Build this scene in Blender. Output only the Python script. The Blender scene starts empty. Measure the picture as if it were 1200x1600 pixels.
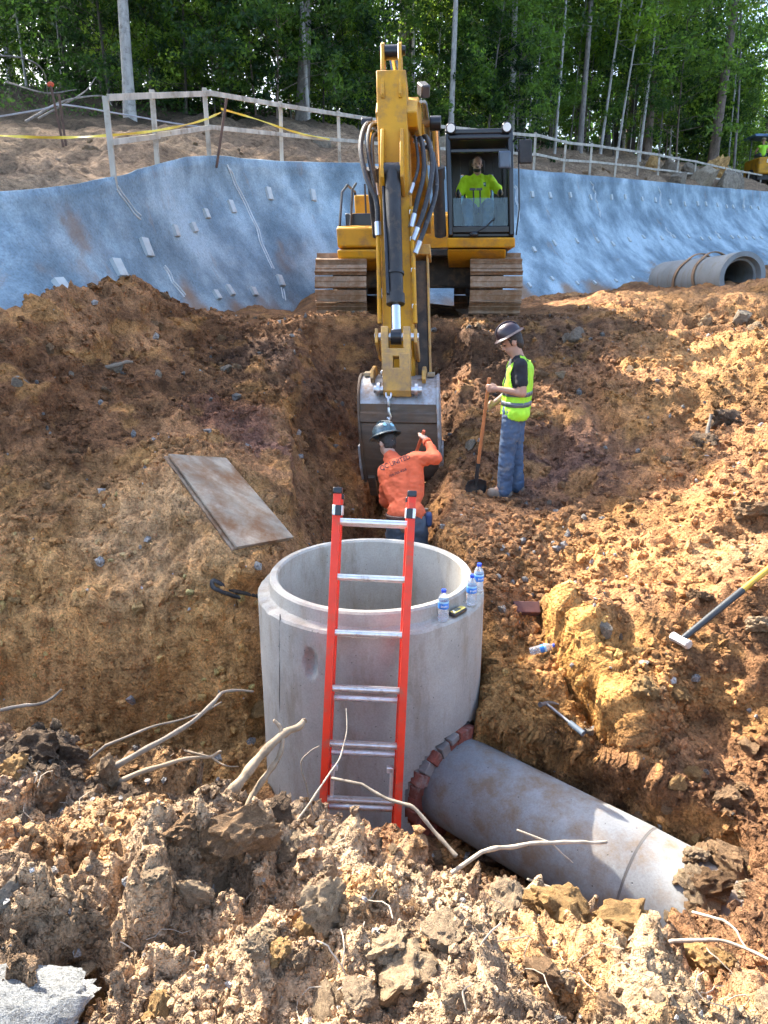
import bpy, bmesh, math, random
import numpy as np
from mathutils import Vector, Matrix, Quaternion
from mathutils.bvhtree import BVHTree

SC = bpy.context.scene
COL = SC.collection
random.seed(7)
RNG = np.random.default_rng(11)

# ------------------------------------------------------------------ camera, sky, sun, exposure
PITCH = math.radians(17.0)
FPX = 1155.0
SP, CP = math.sin(PITCH), math.cos(PITCH)
cam_d = bpy.data.cameras.new('camera')
cam_d.sensor_fit = 'VERTICAL'
cam_d.sensor_height = 36.0
cam_d.lens = 36.0 * FPX / 1600.0
cam_d.clip_start = 0.05
cam_d.clip_end = 2000.0
cam = bpy.data.objects.new('camera', cam_d)
COL.objects.link(cam)
cam.location = (0, 0, 0)
cam.rotation_euler = (math.pi / 2 - PITCH, 0, 0)
SC.camera = cam

SUN_FROM = Vector((-0.50, 0.56, 0.70)).normalized()
world = bpy.data.worlds.new('World')
SC.world = world
world.use_nodes = True
wn = world.node_tree.nodes
wn.clear()
w_out = wn.new('ShaderNodeOutputWorld')
w_bg = wn.new('ShaderNodeBackground')
w_sky = wn.new('ShaderNodeTexSky')
w_sky.sky_type = 'NISHITA'
w_sky.sun_disc = False
w_sky.sun_elevation = math.asin(SUN_FROM.z)
w_sky.sun_rotation = math.atan2(SUN_FROM.x, SUN_FROM.y)
w_sky.air_density = 0.9
w_sky.dust_density = 3.0
w_sky.ozone_density = 1.0
w_bg.inputs['Strength'].default_value = 0.14
world.node_tree.links.new(w_sky.outputs[0], w_bg.inputs[0])
world.node_tree.links.new(w_bg.outputs[0], w_out.inputs[0])
sun_d = bpy.data.lights.new('sun', 'SUN')
sun_d.energy = 4.0
sun_d.angle = math.radians(0.55)
sun_d.color = (1.0, 0.93, 0.82)
sun = bpy.data.objects.new('sun', sun_d)
COL.objects.link(sun)
sun.rotation_euler = (-SUN_FROM).to_track_quat('-Z', 'Y').to_euler()
SC.view_settings.view_transform = 'Standard'
SC.view_settings.look = 'None'
SC.view_settings.gamma = 1.0
SC.view_settings.use_curve_mapping = False
SC.view_settings.exposure = 2.5
SC.cycles.max_bounces = 6
SC.cycles.diffuse_bounces = 3
SC.cycles.use_adaptive_sampling = True
SC.cycles.adaptive_threshold = 0.03
SC.cycles.transparent_max_bounces = 16


def P(px, py, d):
    """a point seen at pixel (px,py) of the 1200x1600 photograph, d metres along the lens axis"""
    v = (py - 800.0) / FPX
    return Vector(((px - 600.0) / FPX * d, d * (CP - v * SP), -d * (SP + v * CP)))


def PY(px, py, Y):
    v = (py - 800.0) / FPX
    return P(px, py, Y / (CP - v * SP))


def project(a):
    a = np.asarray(a, float)
    d = a[..., 1] * CP - a[..., 2] * SP
    v = (-a[..., 2] * CP - a[..., 1] * SP) / d
    return 600 + FPX * a[..., 0] / d, 800 + FPX * v, d


# ------------------------------------------------------------------ noise
def _h(ix, iy, iz, seed):
    n = (ix.astype(np.int64) * 374761393 + iy.astype(np.int64) * 668265263 + iz.astype(np.int64) * 2147483647 + seed * 974634777) & 0xFFFFFFFF
    n = ((n ^ (n >> 13)) * 1274126177) & 0xFFFFFFFF
    n = ((n ^ (n >> 16)) * 2246822519) & 0xFFFFFFFF
    return ((n ^ (n >> 15)) & 0xFFFFFF) / float(0xFFFFFF)


def vnoise(p, seed=0):
    """value noise in -1..1 at the rows of p (n,3)"""
    f = np.floor(p)
    t = p - f
    t = t * t * t * (t * (t * 6 - 15) + 10)
    ix, iy, iz = f[:, 0], f[:, 1], f[:, 2]
    r = 0
    for dx in (0, 1):
        wx = t[:, 0] if dx else 1 - t[:, 0]
        for dy in (0, 1):
            wy = t[:, 1] if dy else 1 - t[:, 1]
            for dz in (0, 1):
                wz = t[:, 2] if dz else 1 - t[:, 2]
                r = r + wx * wy * wz * _h(ix + dx, iy + dy, iz + dz, seed)
    return r * 2 - 1


def fbm(p, octaves=4, scale=1.0, gain=0.5, seed=0):
    r, a = 0, 1.0
    q = p * scale
    for o in range(octaves):
        r = r + a * vnoise(q, seed + o * 17)
        q = q * 2.03 + 11.3
        a *= gain
    return r


def worley(p, seed=0):
    """distance to the nearest of jittered points and that cell's own random number"""
    base = np.floor(p - 0.5)
    best = np.full(len(p), 9.0)
    rid = np.zeros(len(p))
    for dx in (0, 1):
        for dy in (0, 1):
            for dz in (0, 1):
                c = base + (dx, dy, dz)
                jx = _h(c[:, 0], c[:, 1], c[:, 2], seed + 1)
                jy = _h(c[:, 0], c[:, 1], c[:, 2], seed + 2)
                jz = _h(c[:, 0], c[:, 1], c[:, 2], seed + 3)
                d = np.sqrt((c[:, 0] + .2 + .6 * jx - p[:, 0]) ** 2 + (c[:, 1] + .2 + .6 * jy - p[:, 1]) ** 2 + (c[:, 2] + .2 + .6 * jz - p[:, 2]) ** 2)
                m = d < best
                best = np.where(m, d, best)
                rid = np.where(m, jx, rid)
    return best, rid


def smooth(a, b, x):
    t = np.clip((x - a) / (b - a), 0, 1)
    return t * t * (3 - 2 * t)


# ------------------------------------------------------------------ materials
def _mat(name):
    m = bpy.data.materials.new(name)
    m.use_nodes = True
    nt = m.node_tree
    b = nt.nodes['Principled BSDF']
    return m, nt, b


def noise_node(nt, scale, detail=4, rough=0.55, coord='Object', vec=None, stretch=None):
    n = nt.nodes.new('ShaderNodeTexNoise')
    n.inputs['Scale'].default_value = scale
    n.inputs['Detail'].default_value = detail
    n.inputs['Roughness'].default_value = rough
    if vec is None:
        tc = nt.nodes.new('ShaderNodeTexCoord')
        vec = tc.outputs[coord]
    if stretch:
        mp = nt.nodes.new('ShaderNodeMapping')
        mp.inputs['Scale'].default_value = stretch
        nt.links.new(vec, mp.inputs['Vector'])
        vec = mp.outputs['Vector']
    nt.links.new(vec, n.inputs['Vector'])
    return n


def ramp(nt, fac, stops):
    r = nt.nodes.new('ShaderNodeValToRGB')
    e = r.color_ramp.elements
    while len(e) > 1:
        e.remove(e[-1])
    e[0].position, e[0].color = stops[0][0], (*stops[0][1], 1)
    for p_, c in stops[1:]:
        x = e.new(p_)
        x.color = (*c, 1)
    nt.links.new(fac, r.inputs['Fac'])
    return r


def mixc(nt, a, b, fac, mode='MIX'):
    m = nt.nodes.new('ShaderNodeMix')
    m.data_type = 'RGBA'
    m.blend_type = mode
    for sock, val in ((m.inputs[6], a), (m.inputs[7], b)):
        if isinstance(val, (tuple, list)):
            sock.default_value = (*val, 1)
        else:
            nt.links.new(val, sock)
    if isinstance(fac, float):
        m.inputs[0].default_value = fac
    else:
        nt.links.new(fac, m.inputs[0])
    return m.outputs[2]


def bump(nt, b, height, strength=0.3, dist=0.02, prev=None):
    n = nt.nodes.new('ShaderNodeBump')
    n.inputs['Strength'].default_value = strength
    n.inputs['Distance'].default_value = dist
    nt.links.new(height, n.inputs['Height'])
    if prev is not None:
        nt.links.new(prev, n.inputs['Normal'])
    nt.links.new(n.outputs[0], b.inputs['Normal'])
    return n.outputs[0]


MATS = {}


def plain(name, col, rough=0.6, metal=0.0, var=0.25, scale=6.0, dirt=None, dirt_amt=0.5, dscale=3.0, bumps=0.15, bscale=60.0, spec=0.5, coat=0.0, stretch=None):
    """a painted / plain surface with soft tone changes, optional dirt patches and fine relief"""
    if name in MATS:
        return MATS[name]
    m, nt, b = _mat(name)
    n = noise_node(nt, scale, 5, stretch=stretch)
    lo = tuple(c * (1 - var) for c in col)
    hi = tuple(min(1, c * (1 + var)) for c in col)
    c = ramp(nt, n.outputs['Fac'], [(0.3, lo), (0.7, hi)]).outputs['Color']
    if dirt:
        dn = noise_node(nt, dscale, 8, 0.7)
        f = ramp(nt, dn.outputs['Fac'], [(0.62 - 0.3 * dirt_amt, (0, 0, 0)), (0.80 - 0.25 * dirt_amt, (1, 1, 1))]).outputs['Color']
        c = mixc(nt, c, dirt, f)
        rr = ramp(nt, dn.outputs['Fac'], [(0.4, (rough,) * 3), (0.75, (min(1, rough + .3),) * 3)])
        nt.links.new(rr.outputs['Color'], b.inputs['Roughness'])
    else:
        b.inputs['Roughness'].default_value = rough
    nt.links.new(c, b.inputs['Base Color'])
    b.inputs['Metallic'].default_value = metal
    b.inputs['Specular IOR Level'].default_value = spec
    b.inputs['Coat Weight'].default_value = coat
    if bumps:
        bn = noise_node(nt, bscale, 6, 0.6)
        bump(nt, b, bn.outputs['Fac'], bumps, 0.01)
    MATS[name] = m
    return m


def soil_mat(name='soil', attr='soil'):
    m, nt, b = _mat(name)
    a = nt.nodes.new('ShaderNodeAttribute')
    a.attribute_name = attr
    n1 = noise_node(nt, 9.0, 5, 0.7)
    n2 = noise_node(nt, 70.0, 3, 0.75)
    v1 = ramp(nt, n1.outputs['Fac'], [(0.36, (0.45, 0.42, 0.40)), (0.5, (1, 1, 1)), (0.66, (1.5, 1.45, 1.36))]).outputs['Color']
    v2 = ramp(nt, n2.outputs['Fac'], [(0.36, (0.45, 0.42, 0.40)), (0.5, (1, 1, 1)), (0.66, (1.55, 1.5, 1.45))]).outputs['Color']
    c = mixc(nt, a.outputs['Color'], v1, 0.8, 'MULTIPLY')
    c = mixc(nt, c, v2, 0.55, 'MULTIPLY')
    tc = nt.nodes.new('ShaderNodeTexCoord')
    nt.links.new(c, b.inputs['Base Color'])
    b.inputs['Roughness'].default_value = 0.95
    b.inputs['Specular IOR Level'].default_value = 0.2
    p1 = bump(nt, b, n1.outputs['Fac'], 0.9, 0.085)
    vb_ = nt.nodes.new('ShaderNodeTexVoronoi')
    vb_.inputs['Scale'].default_value = 34.0
    mv = nt.nodes.new('ShaderNodeVectorMath')
    mv.operation = 'MULTIPLY_ADD'
    nt.links.new(n1.outputs['Color'], mv.inputs[0])
    mv.inputs[1].default_value = (.06, .06, .06)
    nt.links.new(tc.outputs['Object'], mv.inputs[2])
    nt.links.new(mv.outputs[0], vb_.inputs['Vector'])
    inv = ramp(nt, vb_.outputs['Distance'], [(0.0, (1, 1, 1)), (0.55, (0, 0, 0))])
    p2 = bump(nt, b, inv.outputs['Color'], 0.8, 0.025, p1)
    bump(nt, b, n2.outputs['Fac'], 0.8, 0.012, p2)
    MATS[name] = m
    return m


# ------------------------------------------------------------------ mesh building
class MB:
    def __init__(self):
        self.v, self.f = [], []

    def add(self, vs, fs, M=None):
        o = len(self.v)
        for q in vs:
            q = Vector(q)
            self.v.append(M @ q if M is not None else q)
        for q in fs:
            self.f.append(tuple(i + o for i in q))
        return self

    def box(self, c, s, R=None):
        x, y, z = s[0] / 2, s[1] / 2, s[2] / 2
        vs = [Vector(q) for q in ((-x, -y, -z), (x, -y, -z), (x, y, -z), (-x, y, -z), (-x, -y, z), (x, -y, z), (x, y, z), (-x, y, z))]
        if R is not None:
            vs = [R @ q for q in vs]
        c = Vector(c)
        return self.add([q + c for q in vs], [(0, 3, 2, 1), (4, 5, 6, 7), (0, 1, 5, 4), (1, 2, 6, 5), (2, 3, 7, 6), (3, 0, 4, 7)])

    def beam(self, a, b, w, h, up=(0, 0, 1)):
        """rectangular bar from a to b, w across, h along up"""
        a, b = Vector(a), Vector(b)
        t = (b - a).normalized()
        s = t.cross(Vector(up))
        if s.length < 1e-4:
            s = t.cross(Vector((1, 0, 0)))
        s.normalize()
        u = s.cross(t)
        vs = []
        for q in (a, b):
            for i, j in ((-1, -1), (1, -1), (1, 1), (-1, 1)):
                vs.append(q + s * (i * w / 2) + u * (j * h / 2))
        return self.add(vs, [(0, 1, 2, 3), (7, 6, 5, 4), (0, 4, 5, 1), (1, 5, 6, 2), (2, 6, 7, 3), (3, 7, 4, 0)])

    def tube(self, pts, r, n=10, caps=True):
        pts = [Vector(q) for q in pts]
        rs = r if isinstance(r, (list, tuple)) else [r] * len(pts)
        t0 = (pts[1] - pts[0]).normalized()
        ref = Vector((0, 0, 1)) if abs(t0.z) < 0.9 else Vector((1, 0, 0))
        s = t0.cross(ref).normalized()
        vs, fs = [], []
        for i, q in enumerate(pts):
            t = (pts[min(i + 1, len(pts) - 1)] - pts[max(i - 1, 0)]).normalized()
            s = (s - t * s.dot(t)).normalized()
            u = t.cross(s)
            for k in range(n):
                a = 2 * math.pi * k / n
                vs.append(q + (s * math.cos(a) + u * math.sin(a)) * rs[i])
        for i in range(len(pts) - 1):
            for k in range(n):
                k2 = (k + 1) % n
                fs.append((i * n + k, i * n + k2, (i + 1) * n + k2, (i + 1) * n + k))
        if caps:
            fs.append(tuple(range(n - 1, -1, -1)))
            fs.append(tuple((len(pts) - 1) * n + k for k in range(n)))
        return self.add(vs, fs)

    def cyl(self, a, b, r, n=18, r1=None):
        return self.tube([a, b], [r, r if r1 is None else r1], n)

    def lathe(self, prof, n=32, M=None, closed=False):
        """prof: (radius, z) pairs turned round z"""
        vs, fs = [], []
        m = len(prof)
        for k in range(n):
            a = 2 * math.pi * k / n
            for r_, z_ in prof:
                vs.append((r_ * math.cos(a), r_ * math.sin(a), z_))
        rng = m if closed else m - 1
        for k in range(n):
            k2 = (k + 1) % n
            for j in range(rng):
                j2 = (j + 1) % m
                fs.append((k * m + j, k2 * m + j, k2 * m + j2, k * m + j2))
        return self.add(vs, fs, M)

    def prism(self, poly, fn, w0, w1):
        """poly of 2-D points; fn(a,b,w) -> 3-D; extruded from w0 to w1"""
        n = len(poly)
        vs = [fn(a, b, w0) for a, b in poly] + [fn(a, b, w1) for a, b in poly]
        fs = [tuple(range(n)), tuple(range(2 * n - 1, n - 1, -1))]
        for i in range(n):
            j = (i + 1) % n
            fs.append((i, i + n, j + n, j))
        return self.add(vs, fs)

    def ball(self, c, r, R=None, n=14, m=9):
        rx, ry, rz = r if isinstance(r, (tuple, list)) else (r, r, r)
        vs, fs = [], []
        for j in range(m + 1):
            th = math.pi * j / m
            for k in range(n):
                a = 2 * math.pi * k / n
                q = Vector((rx * math.sin(th) * math.cos(a), ry * math.sin(th) * math.sin(a), rz * math.cos(th)))
                vs.append((R @ q if R is not None else q) + Vector(c))
        for j in range(m):
            for k in range(n):
                k2 = (k + 1) % n
                fs.append((j * n + k, (j + 1) * n + k, (j + 1) * n + k2, j * n + k2))
        return self.add(vs, fs)


ORG = {}


def link(o, parent=None):
    COL.objects.link(o)
    if parent is not None:
        o.parent = parent
        ORG[o.name] = ORG.get(parent.name, Vector((0, 0, 0)))
    return o


def tag(o, label=None, cat=None, group=None, kind=None):
    if label:
        o['label'] = label
    if cat:
        o['category'] = cat
    if group:
        o['group'] = group
    if kind:
        o['kind'] = kind
    return o


def root(name, loc, label, cat, group=None):
    o = bpy.data.objects.new(name, None)
    o.empty_display_size = 0.1
    o.location = loc
    COL.objects.link(o)
    ORG[o.name] = Vector(loc)
    return tag(o, label, cat, group)


def fix_mesh(me, smooth_angle=None):
    bm = bmesh.new()
    bm.from_mesh(me)
    bmesh.ops.recalc_face_normals(bm, faces=bm.faces)
    bm.to_mesh(me)
    bm.free()
    if smooth_angle is not None:
        for p_ in me.polygons:
            p_.use_smooth = True
        me.set_sharp_from_angle(angle=math.radians(smooth_angle))


def obj(name, mb, mat, parent=None, loc=None, ang=35, bevel=0.0, seg=2):
    """links the shapes in mb (world coordinates) as ONE mesh object; loc: its origin when top-level"""
    off = ORG.get(parent.name, Vector((0, 0, 0))) if parent is not None else Vector(loc or (0, 0, 0))
    me = bpy.data.meshes.new(name)
    me.from_pydata([tuple(q - off) for q in mb.v], [], mb.f)
    fix_mesh(me, ang)
    me.materials.append(mat)
    o = bpy.data.objects.new(name, me)
    if parent is None:
        o.location = off
        COL.objects.link(o)
        ORG[o.name] = off
    else:
        link(o, parent)
    if bevel:
        bv = o.modifiers.new('bevel', 'BEVEL')
        bv.width = bevel
        bv.segments = seg
        bv.limit_method = 'ANGLE'
        bv.angle_limit = math.radians(40)
    return o


def np_mesh(name, V, F, mat, parent=None, smooth_=True, loc=(0, 0, 0)):
    """V (n,3), F (m,k) arrays"""
    me = bpy.data.meshes.new(name)
    V = np.asarray(V, np.float32)
    F = np.asarray(F, np.int32)
    if parent is not None:
        loc = tuple(ORG.get(parent.name, Vector((0, 0, 0))))
    k = F.shape[1]
    me.vertices.add(len(V))
    me.vertices.foreach_set('co', (V - np.array(loc, np.float32)).ravel())
    me.loops.add(F.size)
    me.loops.foreach_set('vertex_index', F.ravel())
    me.polygons.add(len(F))
    me.polygons.foreach_set('loop_start', np.arange(0, F.size, k, dtype=np.int32))
    me.polygons.foreach_set('loop_total', np.full(len(F), k, np.int32))
    me.polygons.foreach_set('use_smooth', np.full(len(F), smooth_, bool))
    me.update(calc_edges=True)
    me.materials.append(mat)
    o = bpy.data.objects.new(name, me)
    if parent is None:
        o.location = loc
        COL.objects.link(o)
        ORG[o.name] = Vector(loc)
    else:
        link(o, parent)
    return o


def color_attr(o, name, C):
    a = o.data.color_attributes.new(name, 'FLOAT_COLOR', 'POINT')
    a.data.foreach_set('color', np.concatenate([C, np.ones((len(C), 1))], 1).astype(np.float32).ravel())


def grid_faces(nr, nc):
    i = np.arange(nr * nc).reshape(nr, nc)
    return np.stack([i[:-1, :-1], i[:-1, 1:], i[1:, 1:], i[1:, :-1]], -1).reshape(-1, 4)


def catmull(pts, n):
    pts = [np.array(q, float) for q in pts]
    pts = [2 * pts[0] - pts[1]] + pts + [2 * pts[-1] - pts[-2]]
    out = []
    for i in range(1, len(pts) - 2):
        p0, p1, p2, p3 = pts[i - 1:i + 3]
        for k in range(n):
            t = k / n
            out.append(0.5 * (2 * p1 + (p2 - p0) * t + (2 * p0 - 5 * p1 + 4 * p2 - p3) * t * t + (3 * p1 - p0 - 3 * p2 + p3) * t ** 3))
    out.append(pts[-2])
    return np.array(out)


class TPS:
    def __init__(self, pts, lam=0.002):
        p = np.array(pts, float)
        self.c = p[:, :2]
        n = len(p)
        K = self._u(np.linalg.norm(self.c[:, None] - self.c[None], axis=2)) + lam * np.eye(n)
        A = np.zeros((n + 3, n + 3))
        A[:n, :n] = K
        A[:n, n] = 1
        A[:n, n + 1:] = self.c
        A[n, :n] = 1
        A[n + 1:, :n] = self.c.T
        self.w = np.linalg.solve(A, np.concatenate([p[:, 2], [0, 0, 0]]))

    @staticmethod
    def _u(r):
        return r * r * np.log(r + 1e-9)

    def __call__(self, x, y):
        x, y = np.asarray(x, float).ravel(), np.asarray(y, float).ravel()
        r = np.empty(len(x))
        for a in range(0, len(x), 60000):
            s = slice(a, a + 60000)
            d = np.hypot(x[s, None] - self.c[:, 0], y[s, None] - self.c[:, 1])
            r[s] = self._u(d) @ self.w[:-3] + self.w[-3] + self.w[-2] * x[s] + self.w[-1] * y[s]
        return r
# ------------------------------------------------------------------ wall line (foot and top of the sprayed concrete face)
FOOT = [P(-330, 560, 5.6), P(0, 505, 7.2), P(150, 478, 8.7), P(300, 494, 10.8), P(400, 492, 12.6), P(490, 472, 14.6), P(650, 466, 17.4),
        P(820, 467, 19.0), P(1000, 450, 23.5), P(1200, 428, 31.0), P(1500, 395, 44.0)]
TOP = [P(-330, 322, 7.0), P(0, 306, 8.4), P(178, 280, 10.3), P(310, 248, 13.0), P(430, 254, 15.2), P(555, 257, 17.6), P(690, 262, 20.0),
       P(820, 267, 22.0), P(1000, 283, 29.0), P(1200, 301, 38.0), P(1500, 325, 52.0)]
WF, WT = catmull(FOOT, 44), catmull(TOP, 44)
W_ROWS = 90


def wall_grid():
    s = np.linspace(0, 1, W_ROWS)[:, None, None]
    hz = s ** 1.7
    g = np.empty((W_ROWS, len(WF), 3))
    g[..., :2] = WT[None, :, :2] * (1 - hz) + WF[None, :, :2] * hz
    zf = WF[None, :, 2] - 0.35
    g[..., 2] = WT[None, :, 2] * (1 - s[..., 0]) + zf * s[..., 0]
    # rounded lip running back on to the bank
    out = np.array([WT[:, 0] - WF[:, 0], WT[:, 1] - WF[:, 1]]).T
    out /= np.linalg.norm(out, axis=1)[:, None]
    for k, (bk, up) in enumerate(((0.45, -0.05), (0.28, 0.05), (0.14, 0.06), (0.04, 0.04))):
        g[k, :, :2] = WT[:, :2] + out * bk
        g[k, :, 2] = WT[:, 2] + up
    f = g.reshape(-1, 3)
    n = fbm(f, 3, 0.8, seed=5) * 0.10 + fbm(f, 4, 4.0, seed=9) * 0.022
    g[..., :2] -= out[None] * n.reshape(W_ROWS, -1, 1)
    return g, out


WG, WOUT = wall_grid()

# ------------------------------------------------------------------ pit terrain
CTRL = [P(*q) for q in (
    # left bank, from the wall's foot down to the cut
    (0, 500, 7.2), (90, 470, 8.0), (180, 432, 9.0), (235, 448, 9.5), (300, 488, 10.6), (400, 483, 12.5), (480, 468, 14.0),
    (0, 600, 6.65), (0, 700, 6.2), (0, 850, 5.7), (0, 985, 5.35), (150, 600, 7.6), (150, 700, 6.7), (150, 800, 6.1), (150, 975, 5.4),
    (300, 600, 8.6), (300, 540, 9.6), (258, 722, 6.2), (350, 728, 6.6), (365, 872, 5.6), (455, 850, 6.0), (330, 930, 5.6), (385, 950, 5.5),
    (450, 560, 9.5), (480, 640, 8.6), (450, 720, 7.6), (500, 760, 7.2), (530, 820, 6.5), (490, 492, 11.2), (400, 640, 8.2),
    # right of the trench
    (795, 775, 7.85), (740, 772, 7.6), (700, 760, 7.6), (700, 830, 6.6), (760, 900, 5.5), (765, 1000, 5.15), (850, 950, 5.5), (850, 1145, 4.6),
    (900, 1170, 4.4), (1000, 1252, 4.05), (1100, 1330, 3.7), (1200, 1300, 3.6), (1200, 1400, 3.2), (1200, 1480, 2.75), (1200, 1200, 4.0), (1200, 1100, 4.3),
    (1100, 1150, 4.3), (1000, 1050, 4.8), (950, 1000, 5.0), (1200, 900, 5.0), (1050, 1010, 4.9), (1100, 900, 5.4), (950, 880, 5.9), (850, 830, 6.6),
    (1000, 800, 6.6), (1200, 780, 6.0), (950, 700, 7.8), (1100, 680, 7.6), (1200, 640, 7.6), (900, 600, 9.2), (850, 650, 8.6), (1000, 560, 9.6),
    (1100, 520, 10.5), (1200, 490, 11), (1200, 445, 13), (1100, 452, 13.5), (950, 468, 12.8), (860, 478, 12.2), (820, 498, 11.6), (760, 560, 10.2), (740, 640, 9.2),
    (1000, 452, 21), (1200, 428, 26),
    # crest of the near berm
    (0, 1152, 3.1), (150, 1190, 3.05), (300, 1240, 3.0), (420, 1256, 2.93), (520, 1288, 2.86), (620, 1350, 2.78), (700, 1392, 2.72), (780, 1425, 2.62), (870, 1480, 2.48), (960, 1530, 2.35), (1080, 1545, 2.3),
)] + [Vector(q) for q in (
    (0.5, 11.7, -.5), (-1.3, 11.9, -.47), (2.2, 11.9, -.46), (.5, 14, -.5), (.5, 18, -.45), (-1.6, 14.5, -.42), (3.5, 17, -.4), (3, 14, -.42),
    (0.5, 10.6, -.55), (-.9, 10.7, -.6), (1.5, 10.8, -.6),
    (-3, -4, -1.65), (3, -4, -1.75), (0, -4, -1.65), (-3, .3, -1.62), (0, .3, -1.62), (3, .3, -1.8), (0, 1.3, -1.66), (-1.2, 1.4, -1.66), (1.2, 1.2, -1.86), (.6, 1.6, -1.72), (-.5, 2.0, -1.74), (.95, 1.6, -1.98),
    (-3.5, 2.6, -1.8), (-4.5, 4.9, -2.2), (-8, 1, -1.5), (-6, 5, -1.4), (-8, 8, -.5), (-5.5, 7, -.6), (8, 1, -2.0), (5, 4, -1.8), (7, 6, -1.1), (9, 9, -.2), (12, 16, .2), (16, 26, .6), (26, 44, 1.6), (20, 20, .4), (-12, 0, -1.5), (12, 0, -2))]
BASE = TPS(CTRL)

# the dug-out part: polygon (its edges are where the cut begins) with a steepness for each edge
PIT = [((-4.2, 5.02), 5.0), ((-1.12, 5.06), 4.0), ((-.86, 5.9), 2.4), ((-.86, 7.0), 1.9), ((-1.12, 8.2), 1.5), ((-1.25, 11.35), 1.7),
       ((1.25, 11.4), 1.7), ((.98, 9.2), 1.9), ((.72, 7.4), 2.2), ((.60, 6.3), 2.4), ((.72, 5.25), 2.5), ((.80, 4.55), 3.0),
       ((.72, 4.22), 4.0), ((1.80, 3.20), 3.0), ((1.78, 2.86), 2.0), ((1.40, 2.34), 1.3), ((1.12, 2.10), 1.4), ((.80, 2.15), 1.5), ((.40, 2.36), 1.5), ((.05, 2.58), 1.4),
       ((-.80, 2.80), 1.3), ((-1.70, 2.95), 1.3), ((-4.2, 3.0), 1.3)]


def pit_depth(x, y):
    """(inside?, steepness-weighted distance from the cut's edge)"""
    n = len(PIT)
    inside = np.zeros(len(x), bool)
    best = np.full(len(x), 99.0)
    for i in range(n):
        (ax, ay), k = PIT[i]
        (bx, by), _ = PIT[(i + 1) % n]
        c = (ay > y) != (by > y)
        with np.errstate(divide='ignore', invalid='ignore'):
            xx = (bx - ax) * (y - ay) / (by - ay) + ax
        inside ^= c & (x < xx)
        t = np.clip(((x - ax) * (bx - ax) + (y - ay) * (by - ay)) / ((bx - ax) ** 2 + (by - ay) ** 2), 0, 1)
        best = np.minimum(best, np.hypot(x - ax - t * (bx - ax), y - ay - t * (by - ay)) * k)
    return inside, best


def wall_beyond(x, y):
    """signed distance behind the foot line of the wall (positive behind)"""
    fx, fy = WF[:, 0], WF[:, 1]
    tg = np.gradient(WF[:, :2], axis=0)
    tg /= np.linalg.norm(tg, axis=1)[:, None]
    r = np.empty(len(x))
    for a in range(0, len(x), 20000):
        s = slice(a, a + 20000)
        d2 = (x[s, None] - fx[::4]) ** 2 + (y[s, None] - fy[::4]) ** 2
        j = np.argmin(d2, 1) * 4
        r[s] = -(x[s] - fx[j]) * tg[j, 1] + (y[s] - fy[j]) * tg[j, 0]
    return r


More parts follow.
